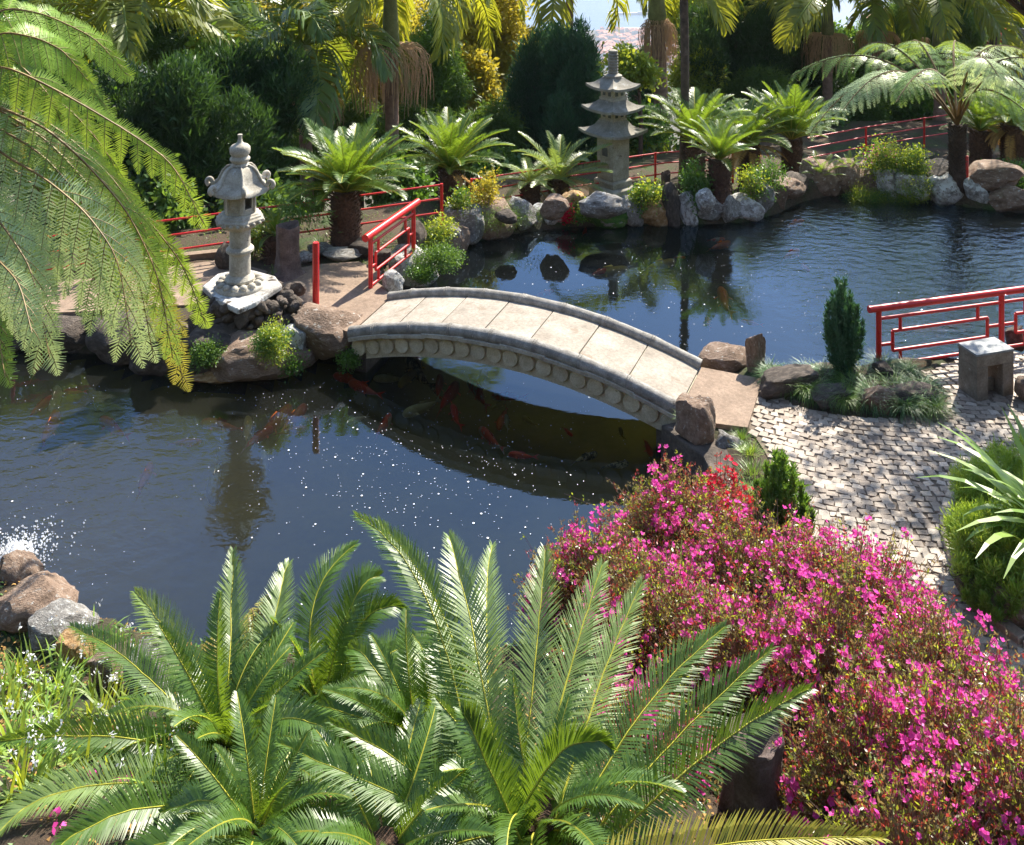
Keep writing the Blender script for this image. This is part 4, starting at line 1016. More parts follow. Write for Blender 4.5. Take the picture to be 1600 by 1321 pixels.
def tree(kind, px, py, Y, rx, rz, label, name='tree', cat='tree', leaf=None, dens=1.0, seed=None, trunk=True, group=None, ry=None):
    """crown centred at photo pixel (px,py) at distance Y with radii in photo pixels"""
    Y = 20 + (Y - 17) * 1.5 if px > 420 and Y < 40 else Y
    c = R(px, py, Y); s = F / Y; RX, RZ = rx / s, rz / s; RY = (ry / s) if ry else RX * .8; zb = gz(c.x, Y) if Y < 58 else c.z - RZ * 1.3
    r = np.random.default_rng(seed or abs(int(px * 7 + py))); zl = c.z - zb
    root = thing(name, label, cat, (c.x, Y, zb), group)
    qb = QB(); k = max(.35, 14.0 / Y) ; area = RX * RZ
    if kind == 'broad':
        sm = RX < .7; crown_ball(qb, (0, 0, zl), (RX, RY, RZ), r, 9 if sm else 20, int((420 if sm else 620) * area * dens) + 110, 10, .13, .14, .085, .1, size=(.2, .6) if sm else (.25, .5))
    elif kind == 'conifer':                                     # spreading branches with drooping flat sprays
        lb = lobes((0, 0, zl), (RX, RY, RZ), 54, r, (.13, .27)); k_ = min(1.0, (8.0 / max(area, .1)) ** .5); p, d, vb = sample_lobes(lb, int(1500 * area * dens * k_) + 300, r, .5); p += r.normal(0, .07 * RX, p.shape) * (r.random((len(p), 1)) < .25)
        d[:, 2] -= .25; leaf_cloud(qb, p, nrm(d), 12, .09, .16, .028, .3, .9, 0, r, vb)
    elif kind == 'shaggy':                                      # upright ragged plumes
        lb = [(np.array([r.normal(0, .42) * RX, r.normal(0, .42) * RY, zl + r.uniform(-.75, .45) * RZ]), np.array([RX * .42, RY * .42, RZ * r.uniform(.35, .6)])) for _ in range(16)]
        p, d, vb = sample_lobes(lb, int(1300 * area * dens) + 300, r, .55); d[:, 2] += .9; leaf_cloud(qb, p, nrm(d), 12, .07, .2, .03, -.3, .8, 0, r, vb)
    elif kind == 'column':
        crown_cone(qb, (0, 0, zl - RZ), RX, RY, 2 * RZ, r, int(900 * area * dens) + 300, 13, .24, .04, .0, 1.3, .09, .42, rough=.13)
    qb.build('crown', [leaf or {'broad': 'bush_leaf', 'shaggy': 'cypress_leaf', 'conifer': 'conifer_leaf', 'column': 'cypress_leaf'}[kind]], root)
    if trunk:
        mb = MB(); h = zl + RZ * .4; w = max(.05, RX * .09)
        mb.tube([(0, 0, -.3), (.03, 0, h * .4), (-.03, .02, h * .75), (0, 0, h)], [w * 1.2, w, w * .7, w * .25], 8)
        for q in range(6):
            a = pr.random() * 6.28; z_ = h * pr.uniform(.4, .85); e = Vector((math.cos(a) * RX * .6, math.sin(a) * RY * .6, z_ + RZ * .3))
            mb.tube([(0, 0, z_), tuple(Vector((0, 0, z_)).lerp(e, .5) + Vector((0, 0, .05))), tuple(e)], [w * .5, w * .3, w * .1], 6)
        mb.build('trunk', 'dark_bark', root)
    return root
def bush(px, py, Y, rx, rz, label, leaf='bush_leaf', ll=.05, lw=.025, dens=1.0, per=14, name='shrub', cat='shrub', kind='ball', z0=None, droop=.1, upw=.9, group=None, stems=True):
    """bush whose base sits at photo pixel (px,py)"""
    p = G(px, py) if z0 is None else P(px, py, z0); z = p.z
    s = F / p.y; RX, RZ = rx / s, rz / s; r = np.random.default_rng(abs(int(px * 3 + py)))
    root = thing(name, label, cat, (p.x, p.y, z), group); qb = QB()
    if kind == 'ball':
        mats2 = ['bush_leaf'] if leaf == 'lime_leaf' else []
        nn_ = int(2600 * RX * RZ * dens / (ll / .05) ** 1.4) + 60
        if lw >= .012: nn_ = int(nn_ * .55)
        crown_ball(qb, (0, 0, RZ * .55), (RX, RX * .85, RZ * .5), r, 9, nn_ // 2 if mats2 else nn_, per, ll * 1.3, ll, lw, droop, size=(.25, .75))
        if mats2: crown_ball(qb, (0, 0, RZ * .5), (RX * .95, RX * .8, RZ * .5), r, 9, nn_ // 2, per, ll * 1.3, ll, lw, droop, mi=1, size=(.25, .6))
    else:
        mats2 = []
        for q in range(30):                                      # upright ragged shoots rising from the base
            a = q * 2.4; lean = (q / 30) ** .6; hh = RZ * (1.0 - .55 * lean ** 2) * r.uniform(.82, 1.05); e = np.array([math.cos(a) * RX * lean * .95, math.sin(a) * RX * lean * .95, hh])
            c = bez((e[0] * .15, e[1] * .15, .04), (e[0] * .95, e[1] * .95, hh * .35), e, 12); tt = r.random(int(60 * dens)) ** .75; ii = np.minimum((tt * 11).astype(int), 10); pp = c[ii] + (c[ii + 1] - c[ii]) * ((tt * 11) % 1)[:, None]
            fl = leaf == 'strap_leaf'; rad = RX * (.30 if fl else .20) * (1.05 - tt)[:, None]; off = nrm(r.normal(0, 1, (len(tt), 3))) * rad; pp = pp + off * np.array([1, 1, .4]); pp[:, 2] = np.maximum(pp[:, 2], .02)
            leaf_cloud(qb, pp, nrm(off * 1.2 / (RX * .22) + np.array([0, 0, .3 if fl else 1.0])), 7, .03 if fl else .009, ll, lw, -.3, .6 if fl else .9, 0, r, np.full(len(tt), r.random()))
    qb.build('foliage', [leaf] + mats2, root)
    if stems:
        mb = MB()
        for q in range(7 if kind == 'ball' else 1):
            a = pr.random() * 6.28; e = Vector((math.cos(a) * RX * .5, math.sin(a) * RX * .5, RZ * .7)) if kind == 'ball' else Vector((0, 0, RZ * .8))
            mb.tube([(0, 0, -.1), tuple(e * .5 + Vector((0, 0, .05))), tuple(e)], [max(.008, RX * .04), max(.006, RX * .03), .004], 6)
        mb.build('stem', 'twig', root)
    return root
def blades(qb, n, L, w, spread, r, lean=(.1, 1.1), droop=.6, seg=5, mi=0, base=.03, stiff=0.0):
    """arching strap leaves from one clump"""
    a = r.uniform(0, 6.283, n); e = r.uniform(lean[0], lean[1], n); Lr = L * r.uniform(.55, 1.1, n)
    dx = np.stack([np.cos(a), np.sin(a), np.zeros(n)], 1); b0 = dx * base * r.random((n, 1)) * 2 + np.zeros((n, 3)) + r.normal(0, spread, (n, 3)) * np.array([1, 1, 0])
    side = np.stack([-np.sin(a), np.cos(a), np.zeros(n)], 1); prev = b0; pw = w * .7; v = r.random(n)
    for k in range(seg):
        t = (k + .5) / seg; an = e + droop * e * t ** 1.5 * 1.6 + droop * .3 * t
        d = dx * np.sin(an)[:, None] + np.array([0, 0, 1.]) * np.cos(an)[:, None]
        nx_ = prev + d * (Lr / seg)[:, None]; nw = w * (1 - ((k + 1) / seg) ** 2.2 * .95)
        qb.add(np.stack([prev - side * pw / 2, prev + side * pw / 2, nx_ + side * nw / 2, nx_ - side * nw / 2], axis=1), v, mi); prev = nx_; pw = nw
TUFT = {}
def tuft(px, py, size, label, leaf='grass_leaf', z=None, w=.007, n=240, name='grass_tuft', cat='grass tuft', group='grass tufts among the rocks', lean=(.1, 1.2), world=None, droop=.6):
    key = (leaf, w, n, lean, pr.randrange(3))
    if key not in TUFT:
        qb = QB(); blades(qb, n, 1.0, w / .25, .10, np.random.default_rng(len(TUFT) + 3), lean, droop); TUFT[key] = qb.mesh(name, [leaf])
    if world is None: p = P(px, py, 0.0); zz = gz(p.x, p.y) if z is None else z; p = P(px, py, zz)
    else: p = Vector(world)
    s = F / p.y; o = bpy.data.objects.new(name, TUFT[key]); COL.objects.link(o); o.location = p
    k = size / s; o.scale = (k, k, k * .9); o.rotation_euler = (0, 0, pr.random() * 6.28)
    return tag(o, label, cat, group)
def ground_blades(name, poly, dens, L, w, leaf, seed, avoid_pond=True, zoff=0.0, clump=True):
    """low grass over an area: one stuff object"""
    r = np.random.default_rng(seed); A = np.array(poly); lo, hi = A.min(0), A.max(0)
    n = int(dens * (hi - lo).prod()); x = r.uniform(lo[0], hi[0], n); y = r.uniform(lo[1], hi[1], n); ok = in_poly(A, x, y) & (pond_sd(x, y) < -.18) & ~in_poly(PZ, x, y)
    if clump:
        nv = np.array([noise.noise(Vector((a * 1.6, b * 1.6, seed))) for a, b in zip(x, y)]); ok &= (nv + r.normal(0, .12, n)) > -.08
    x, y = x[ok], y[ok]; n = len(x); z = ground_z(x, y) + zoff
    qb = QB(); a = r.uniform(0, 6.283, n); Ls = L * r.uniform(.5, 1.3, (n, 1)); d = nrm(np.stack([np.cos(a) * .7, np.sin(a) * .7, r.uniform(.3, 1.4, n)], 1))
    sd = np.stack([-np.sin(a), np.cos(a), np.zeros(n)], 1) * w / 2; p = np.stack([x, y, z - .005], 1)
    m1 = p + d * Ls * .55; d2 = d.copy(); d2[:, 2] -= .7; e = m1 + nrm(d2) * Ls * .45; v = r.random(n)
    qb.add(np.stack([p - sd, p + sd, m1 + sd, m1 - sd], 1), v); qb.add(np.stack([m1 - sd, m1 + sd, e + sd * .1, e - sd * .1], 1), v)
    o = qb.build(name, [leaf]); tag(o, kind='stuff'); return o

# azaleas -----------------------------------------------------------------------
def azalea(name, cx, cy, z0, rx, ry, h, label, tips=1300, frac=.20, seed=1, leafmats=('azalea_leaf', 'azalea_leaf_red', 'lime_leaf'), bloss='blossom_pink', lean=(0, 0), bs=.0215, bias=None):
    r = np.random.default_rng(seed); root = thing(name, label, 'azalea', (cx, cy, z0), 'pink azaleas in flower')
    d = nrm(np.stack([r.normal(0, 1, tips), r.normal(0, 1, tips), np.abs(r.normal(0, .8, tips)) + .05], 1)); q = .45 + .57 * r.random((tips, 1)) ** .5
    q = q * (1 + .16 * np.sin(d[:, 0:1] * 5 + seed) * np.sin(d[:, 1:2] * 6) + r.exponential(.075, (tips, 1)))
    tip = d * np.array([rx, ry, h]) * q + np.array([lean[0], lean[1], 0]) * (d[:, 2:3] * q) + r.normal(0, .02, (tips, 3)); tip[:, 2] = np.abs(tip[:, 2]) + .06
    # twigs: from a handful of main stems out to every tip
    qb = QB(); st = r.normal(0, 1, (26, 3)) * np.array([rx * .10, ry * .10, 0]); k = r.integers(0, 26, tips); b0 = st[k]
    fork = b0 * .4 + tip * .55 + r.normal(0, .05, (tips, 3)); fork[:, 2] = tip[:, 2] * r.uniform(.45, .7, tips)
    def rib(a, b, w0, w1):
        t = nrm(b - a); s_ = nrm(np.cross(t, r.normal(0, 1, (len(a), 3)))); s2 = np.cross(t, s_)
        for s__ in (s_, s2): qb.add(np.stack([a - s__ * w0, a + s__ * w0, b + s__ * w1, b - s__ * w1], 1), .5, 0)
    rib(b0, fork, .006, .0035); rib(fork, tip + (tip - fork) * .12, .003, .0015); qb.build('branches', ['twig'], root)
    # leaf whorls
    qb = QB(); cen = np.concatenate([tip, fork + (tip - fork) * r.uniform(.3, .9, (tips, 1)), fork + (tip - fork) * r.uniform(.5, 1.0, (tips, 1)) + r.normal(0, .02, (tips, 3))]); dd = nrm(np.concatenate([tip - fork] * 3))
    sel = r.random(len(cen)); cls = np.where(sel < .45, 0, np.where(sel < .70, 1, 2))
    for m_ in range(3):
        w = cls == m_; leaf_cloud(qb, cen[w], dd[w], 5, .010, .028, .012, 0.0, .5, m_, r)
    qb.build('leaves', list(leafmats), root)
    # blossoms: five-petalled flowers in twos and threes at the branch ends
    cl = np.array([noise.noise(Vector((a * 3.2, b * 3.2, seed * 3.1))) for a, b in tip[:, :2]]); pb = frac * np.clip(1.0 + 4.2 * cl, .10, 3.2); w = (r.random(tips) < pb * 1.9) & (tip[:, 2] > h * .22) & (q[:, 0] > .72); c = tip[w]; dd = nrm(d[w] + np.array([0, -.25, .5]))
    kk = r.integers(2, 7, len(c)); c = np.repeat(c, kk, axis=0) + r.normal(0, .026, (kk.sum(), 3)); dd = nrm(np.repeat(dd, kk, axis=0) + r.normal(0, .5, (kk.sum(), 3)))
    a1 = nrm(np.cross(dd, r.normal(0, 1, dd.shape))); a2 = np.cross(dd, a1); qb = QB(); sz = bs * r.uniform(.7, 1.25, (len(c), 1)); v = r.random(len(c))
    for p_ in range(5):
        an = 2 * math.pi * p_ / 5; e = a1 * math.cos(an) + a2 * math.sin(an); f_ = -a1 * math.sin(an) + a2 * math.cos(an)
        tipp = c + e * sz + dd * sz * .55; mid = c + e * sz * .62 + dd * sz * .30
        qb.add(np.stack([c - dd * sz * .25, mid + f_ * sz * .42, tipp, mid - f_ * sz * .42], 1), np.clip(v + r.normal(0, .15, len(c)), 0, 1), 0)
    if len(c): qb.build('blossoms', [bloss], root)
    return root
# ================================================================ planting and things, placed
# ---- lantern pedestal: rough slab on a pile of clinker
def pedestal():
    c = R(375, 446, 13.3)
    root = thing('rock_pedestal', 'pile of dark volcanic clinker topped by a pale flat slab, under the stone lantern', 'rock pedestal', (c.x, c.y, c.z - .02))
    pts = [P(*q, c.z - .01) - c for q in ((316, 446), (338, 466), (372, 482), (400, 470), (441, 444), (430, 430), (385, 418), (340, 426))]
    mb = MB(); mb.prism([(p.x, p.y) for p in pts], -.08, 0.0); mb.build('slab', 'rock_white', root, bevel=.02)
    r = random.Random(4); bm = bmesh.new()
    for k in range(300):
        z = r.uniform(-.55, -.07); t = (z + .55) / .48; a = r.uniform(0, 6.28)
        q = r.uniform(.55, 1.0); rx, ry = (.74 - .04 * t) * q, (.52 - .06 * t) * q
        s = r.uniform(.05, .11) if z > -.38 else r.uniform(.10, .17)
        M = Matrix.Translation((rx * math.cos(a) + .16, ry * math.sin(a) - .05, z)) @ Matrix.Rotation(r.random() * 6, 4, (r.random(), r.random(), .3)) @ Matrix.Diagonal((s, s * r.uniform(.6, 1), s * r.uniform(.5, .9), 1))
        g = bmesh.ops.create_icosphere(bm, subdivisions=2, radius=1.0, matrix=M)
        o_ = Vector((r.random() * 30, 0, 0)); cc = M.translation
        for v in g['verts']: v.co = cc + (v.co - cc) * (1 + .45 * noise.noise((v.co) * 9 + o_))
    me = bpy.data.meshes.new('clinker'); bm.to_mesh(me); bm.free(); me.materials.append(MATS['rock_dark'])
    o = bpy.data.objects.new('clinker', me); COL.objects.link(o); o.parent = root
pedestal()

ROCKS = [
 # px, base y, width, height, stone, label, z, depth ratio
 (632, 452, 78, 52, 'rock_white', 'white lichen-crusted boulder at the foot of the left railing', None, .7),
 (612, 462, 28, 28, 'rock_white', 'small pale stone between the left railing and the end of the bridge', 0.0, .8),
 (692, 408, 66, 46, 'rock_brown', 'smooth tan boulder just beyond the left railing', None, .8),
 (727, 388, 56, 50, 'rock_grey', 'grey faceted boulder beyond the tan one near the left railing', None, .8),
 (769, 378, 70, 50, 'rock_brown', 'broad brown slab-like boulder below the red fence post', None, .8),
 (815, 366, 42, 44, 'rock_grey', 'round dark grey boulder below the small twin cycads', None, .8),
 (851, 357, 50, 26, 'rock_white', 'low flat whitish stone at the water below the twin cycads', None, .8),
 (866, 342, 36, 26, 'rock_brown', 'small brown stone behind the low whitish one', 0.0, .8),
 (893, 356, 34, 46, 'rock_ochre', 'upright ochre-stained stone beside the red flowers', None, .7),
 (944, 342, 66, 28, 'rock_grey', 'long flat grey stone at the foot of the stone pagoda', 0.0, .7),
 (938, 358, 76, 32, 'rock_moss', 'bright green mossy stone at the water below the pagoda', None, .6),
 (990, 355, 36, 38, 'rock_grey', 'grey stone with a white cap to the right of the mossy one', None, .8),
 (1022, 357, 46, 38, 'rock_ochre', 'rounded orange-stained stone on the far bank', None, .8),
 (1050, 356, 24, 58, 'rock_dark', 'tall thin dark stone at the foot of the thin palm', None, .9),
 (1075, 354, 34, 50, 'rock_white', 'upright white-flecked stone beside the thin dark one', None, .9),
 (1110, 352, 52, 36, 'rock_grey', 'squarish grey block on the far bank in front of the short cycad', None, .7),
 (1104, 330, 28, 26, 'rock_white', 'small pale stone resting above the squarish block', 0.05, .8),
 (1140, 352, 34, 42, 'rock_grey', 'leaning wedge stone right of the squarish block', None, .8),
 (1166, 348, 48, 34, 'rock_white', 'pale rounded stone where the far bank bends back', None, .8),
 (1188, 338, 42, 46, 'rock_grey', 'grey boulder tipped against the tabular stone', None, .8),
 (1212, 332, 42, 38, 'rock_brown', 'brown boulder in the bend of the far bank', None, .8),
 (1228, 316, 58, 28, 'rock_brown', 'flat pinkish tabular stone in the bend of the far bank', 0.0, .7),
 (1245, 304, 40, 22, 'rock_dark', 'low dark stone just above the tabular one', 0.05, .8),
 (1288, 308, 60, 46, 'rock_brown', 'large smooth brown boulder on the bank in front of the low cycad', None, .8),
 (1328, 308, 46, 48, 'rock_brown', 'tall brown boulder right of the large smooth one', None, .8),
 (1362, 306, 32, 32, 'rock_brown', 'small round brown stone in the gap of the far right bank', None, .8),
 (1395, 311, 44, 42, 'rock_white', 'white-blotched round stone on the far right bank', None, .8),
 (1438, 318, 48, 36, 'rock_white', 'white-blotched oval stone left of the short red post', None, .8),
 (1487, 323, 56, 42, 'rock_white', 'wide white-blotched stone in front of the tree fern trunk', None, .8),
 (1535, 327, 42, 40, 'rock_white', 'narrow white-blotched stone right of the tree fern trunk', None, .8),
 (1585, 334, 60, 34, 'rock_brown', 'long dark brown stone at the right edge of the far bank', None, .7),
 (1562, 300, 70, 30, 'rock_brown', 'pinkish brown rock mass behind the far right bank', 0.10, .8),
 (1475, 288, 60, 20, 'rock_dark', 'dark flat rock behind the white-blotched stones', 0.12, .8),
 (1590, 270, 50, 20, 'rock_dark', 'dark low rock under the dead-skirted cycad', 0.12, .8),
 (1310, 296, 20, 14, 'rock_grey', 'little pointed stone between the brown boulders', 0.1, .8),
 (705, 376, 24, 14, 'rock_grey', 'small grey stone above the tan boulder', 0.0, .8),
 (790, 352, 30, 16, 'rock_dark', 'half-buried dark stone in the grass behind the brown slab', 0.0, .8),
 # right bank and island
 (1137, 592, 78, 32, 'rock_brown', 'brown boulder with a white spot at the far corner of the bridge end', -.1, .6),
 (1182, 588, 30, 60, 'rock_brown', 'thin upright slab of rock at the corner of the concrete apron', -.02, .5),
 (1094, 706, 54, 62, 'rock_brown', 'squared mossy block holding up the near right end of the bridge', -.10, .7),
 (1150, 722, 36, 30, 'rock_grey', 'smooth grey stone below the edge of the concrete apron', -.3, .8),
 (1152, 762, 52, 62, 'rock_grey', 'wrinkled grey boulder under the cascade of grass', None, .8),
 (1160, 812, 50, 40, 'rock_white', 'pale flat stone beside the red-flowered azalea', None, .8),
 (1170, 866, 80, 62, 'rock_brown', 'large buff boulder at the foot of the small conifer', None, .8),
 (1240, 624, 76, 30, 'rock_dark', 'dark rugged rock edging the planted mound next to the bridge end', 0.0, .5),
 (1305, 640, 74, 22, 'rock_dark', 'dark reddish rock at the front of the planted mound', 0.0, .5),
 (1378, 650, 46, 32, 'rock_brown', 'brown rock jutting from the front of the planted mound', 0.0, .5),
 (1432, 646, 76, 28, 'rock_dark', 'dark rock under the grass at the right end of the mound', 0.0, .5),
 (1383, 592, 26, 16, 'rock_dark', 'small dark stone lying on top of the grassy mound', 0.14, .8),
 (1606, 632, 24, 30, 'rock_brown', 'reddish stone at the right edge beside the stool', 0.0, .8),
 (1592, 548, 30, 30, 'rock_dark', 'dark boulder behind the stool under the railing', -.1, .8),
 (1538, 950, 60, 34, 'rock_dark', 'dark stone under the ferny shrub at the kerb', 0.0, .6),
 (1590, 985, 60, 46, 'rock_brown', 'reddish stone at the kerb by the right edge', 0.0, .7),
 # round the lantern
 (508, 566, 108, 60, 'rock_brown', 'big brown boulder under the red post at the left end of the bridge', -.28, .7),
 (376, 604, 150, 54, 'rock_brown', 'large smooth boulder at the water below the clinker pedestal', None, .6),
 (310, 596, 80, 58, 'rock_dark', 'dark wet boulder below the left side of the pedestal', None, .7),
 (448, 588, 44, 62, 'rock_white', 'upright white-topped stone below the pedestal', None, .7),
 (474, 574, 38, 42, 'rock_brown', 'small reddish stone wedged beside the big brown boulder', None, .8),
 (340, 604, 96, 16, 'rock_ochre', 'flat tan ledge stone at the waterline below the lantern', None, .5),
 (240, 590, 88, 70, 'rock_dark', 'dark boulder behind the hanging fern tips', None, .7),
 (168, 570, 96, 56, 'rock_dark', 'dark bank boulder under the fern fronds', None, .7),
 (90, 556, 96, 40, 'rock_dark', 'low dark boulder on the far left bank', None, .7),
 (10, 550, 90, 40, 'rock_dark', 'low dark boulder at the left edge of the photo', None, .7),
 (492, 520, 34, 24, 'rock_dark', 'dark rough rock between pedestal and red post', -.02, .7),
 (500, 404, 42, 14, 'rock_grey', 'flat grey stone at the back edge of the path', 0.0, .6),
 (533, 412, 56, 14, 'rock_grey', 'long low stone at the foot of the largest cycad', 0.0, .5),
 (474, 414, 22, 14, 'rock_white', 'small pale stone beside the tree stump', 0.0, .8),
 (562, 404, 36, 18, 'rock_dark', 'dark stone between the largest cycad and the left railing', 0.0, .8),
 (594, 420, 26, 20, 'rock_dark', 'dark stone behind the left railing', 0.0, .8),
 (640, 396, 40, 40, 'rock_dark', 'dark rock seen through the left railing', 0.0, .8),
 (348, 424, 26, 34, 'rock_dark', 'small dark rock on the path behind the lantern', 0.02, .8),
 # near left corner
 (18, 962, 66, 66, 'rock_brown', 'rounded buff boulder at the left edge of the near bank', -.30, .8),
 (30, 1008, 110, 58, 'rock_brown', 'broad reddish boulder below the rounded one at the left edge', -.10, .7),
 (80, 1030, 90, 42, 'rock_grey', 'pale smooth stone in front of the reddish boulders', -.05, .7),
 (160, 1092, 60, 56, 'rock_brown', 'buff stone half hidden among the white flowers', .10, .8),
 (112, 1062, 50, 44, 'rock_ochre', 'tan stone behind the buff one in the near left bed', .02, .8),
 (222, 1120, 70, 80, 'rock_grey', 'grey-brown stone behind the leftmost near cycad', .05, .8),
]
for (px, py, w, h, mt, lb, z, dr) in ROCKS: rock(px, py, w, h, mt, lb, z, dr)

# ---- koi
KOI = [
 (655, 578, 62, 130, 'koi_calico', 'black and cream calico koi under the left part of the bridge', 'l'), (612, 591, 50, 180, 'koi_pale', 'cream koi under the left end of the bridge', 's'),
 (642, 583, 44, 225, 'koi_yellow', 'dull gold koi beside the calico one', 'r'), (686, 604, 34, 90, 'koi_red', 'bright red koi pointing to the bridge', 's'),
 (699, 618, 50, 60, 'koi_red', 'plump red koi crossing behind the bright red one', 's'), (663, 634, 62, 200, 'koi_pale', 'large pale koi curled below the bridge', 'c'),
 (750, 612, 50, 130, 'koi_redwhite', 'red and white koi bent like a bow below the bridge', 'r'), (752, 592, 30, 80, 'koi_yellow', 'yellow koi against the bridge reflection', 'l'),
 (797, 619, 52, 180, 'koi_redwhite', 'long red and white koi lying level below the bridge', 's'), (776, 636, 26, 30, 'koi_yellow', 'small gold koi right of the bent one', 'l'),
 (828, 660, 26, 150, 'koi_yellow', 'small yellow koi in the olive water', 's'), (769, 685, 48, 140, 'koi_redwhite', 'red koi with white head in the dark reflection', 's'),
 (712, 650, 34, 110, 'koi_red', 'dim red koi in the dark reflection', 'l'), (792, 662, 22, 100, 'koi_pale', 'tiny pale koi in the olive water', 's'),
 (786, 650, 34, 250, 'koi_orange', 'dim orange koi in the olive water', 's'), (818, 713, 42, 175, 'koi_red', 'thin red koi at the edge of the reflection', 's'),
 (971, 680, 18, 110, 'koi_yellow', 'tiny gold koi by the bridge abutment', 'c'), (1011, 697, 30, 300, 'koi_red', 'rusty koi by the bridge abutment', 's'),
 (886, 676, 20, 320, 'koi_red', 'small rusty koi in the olive water', 's'), (960, 728, 40, 10, 'koi_calico', 'dark koi near the abutment', 's'),
 (912, 716, 40, 20, 'koi_calico', 'dark koi in the middle of the olive water', 'l'), (572, 606, 52, 160, 'koi_red', 'red koi in front of the left bridge end', 's'),
 (548, 592, 50, 165, 'koi_red', 'deep red koi beside the boulder at the bridge end', 's'), (597, 666, 42, 60, 'koi_redwhite', 'pinkish koi in the blue water left of the bridge reflection', 's'),
 (560, 656, 34, 200, 'koi_pale', 'thin pale koi near the post reflection', 's'), (350, 663, 66, 172, 'koi_orange', 'orange koi left of the lantern reflection', 's'),
 (425, 660, 76, 48, 'koi_orange', 'largest orange koi in the lantern reflection', 's'), (455, 655, 60, 50, 'koi_orange', 'orange koi alongside the largest one', 's'),
 (400, 684, 56, 35, 'koi_red', 'red koi crossing under the largest orange one', 'l'), (386, 672, 40, 90, 'koi_yellow', 'dull gold koi nose-on in the lantern reflection', 's'),
 (335, 742, 62, 270, 'koi_pale', 'whitish koi beside the reflected lantern roof', 'r'), (413, 728, 44, 100, 'koi_pale', 'slim whitish koi right of the reflected column', 's'),
 (452, 674, 50, 12, 'koi_orange', 'faint orange koi right of the lantern reflection', 's'), (287, 692, 50, 5, 'koi_orange', 'faint orange koi in deep blue water', 's'),
 (180, 666, 50, 150, 'koi_red', 'deep red koi in the middle left water', 's'), (225, 748, 50, 70, 'koi_orange', 'faint rusty koi in the middle left water', 's'),
 (118, 613, 34, 180, 'koi_red', 'bright red koi near the fern tips at the left', 's'), (60, 636, 50, 40, 'koi_red', 'red koi near the left edge', 'l'),
 (76, 668, 56, 70, 'koi_orange', 'orange koi below the red one near the left edge', 's'), (98, 710, 54, 40, 'koi_yellow', 'pale yellow koi in the left water', 's'),
 (62, 566, 44, 60, 'koi_orange', 'orange koi close to the far left bank', 's'), (84, 626, 44, 80, 'koi_pale', 'pale koi between the red ones at the left', 's'),
 (848, 460, 32, 15, 'koi_redwhite', 'pink koi in the middle of the far pond', 's'), (948, 423, 62, 8, 'koi_yellow', 'long yellow koi over the pagoda reflection', 's'),
 (934, 427, 26, 20, 'koi_red', 'small red koi touching the tail of the yellow one', 's'), (1028, 413, 48, 14, 'koi_yellow', 'yellow koi between pagoda and palm reflections', 's'),
 (1062, 405, 16, 0, 'koi_red', 'small red koi on the palm reflection', 's'), (1123, 384, 34, 18, 'koi_orange', 'orange koi near the far bank', 's'),
 (1132, 468, 48, 112, 'koi_orange', 'fat orange koi right of the palm reflection', 'l'), (1107, 506, 18, 110, 'koi_redwhite', 'small red and white koi alone in open water', 's'),
 (1176, 507, 32, 170, 'koi_red', 'slim red koi in open water', 's'), (1234, 398, 28, 30, 'koi_red', 'pinkish red koi under the far right reflections', 's'),
 (1256, 417, 20, 320, 'koi_red', 'short red koi under the far right reflections', 's'), (1282, 514, 24, 10, 'koi_pale', 'white koi left of the small upright conifer', 's'),
 (1445, 518, 60, 2, 'koi_orange', 'orange koi seen through the right railing', 's'), (1490, 512, 50, 5, 'koi_orange', 'orange and gold koi behind the right railing', 's'),
 (1240, 350, 28, 20, 'koi_orange', 'orange koi in the bend of the far bank', 's'), (1264, 352, 26, 330, 'koi_pale', 'pale koi in the bend of the far bank', 's'),
 (914, 362, 14, 60, 'koi_red', 'tiny red koi below the mossy stone', 's'), (1118, 376, 26, 5, 'koi_redwhite', 'faint pink koi near the squarish block', 's'),
]
for k in KOI: koi(*k)

# ---- bubbles and petals on the water, cascade foam
def bubbles():
    r = np.random.default_rng(3); qb = QB(); pts = []
    for (cx, cy, sx, sy, n) in ((650, 720, 150, 70, 330), (800, 690, 130, 50, 140), (560, 640, 90, 60, 100), (440, 660, 90, 70, 80), (90, 610, 70, 60, 60), (950, 420, 230, 60, 330), (1150, 480, 120, 60, 90), (680, 840, 120, 60, 80), (380, 610, 60, 20, 50), (60, 820, 80, 60, 60)):
        pts.append(np.stack([r.normal(cx, sx, n), r.normal(cy, sy, n)], 1))
    q = np.concatenate(pts); Y = F * (H - WZ) / (q[:, 1] - YH); X = (q[:, 0] - 800) / F * Y
    ok = (q[:, 1] > 300) & (pond_sd(X, np.where(np.isfinite(Y), Y, 0)) > .06); X, Y = X[ok], Y[ok]; n = len(X)
    s = np.where(r.random(n) < .06, r.uniform(.006, .012, n), r.uniform(.002, .0055, n)); N = 8
    for k in range(0, N, 2):
        a0, a1, a2 = (2 * math.pi * (k + j) / N for j in range(3)); z = np.full(n, WZ + .006)
        c = np.stack([X, Y, z + s * .3], 1)
        def pt(a): return np.stack([X + np.cos(a) * s, Y + np.sin(a) * s, z], 1)
        qb.add(np.stack([c, pt(a0), pt(a1), pt(a2)], 1), .5)
    tag(qb.build('water_bubbles', ['foam']), kind='stuff')
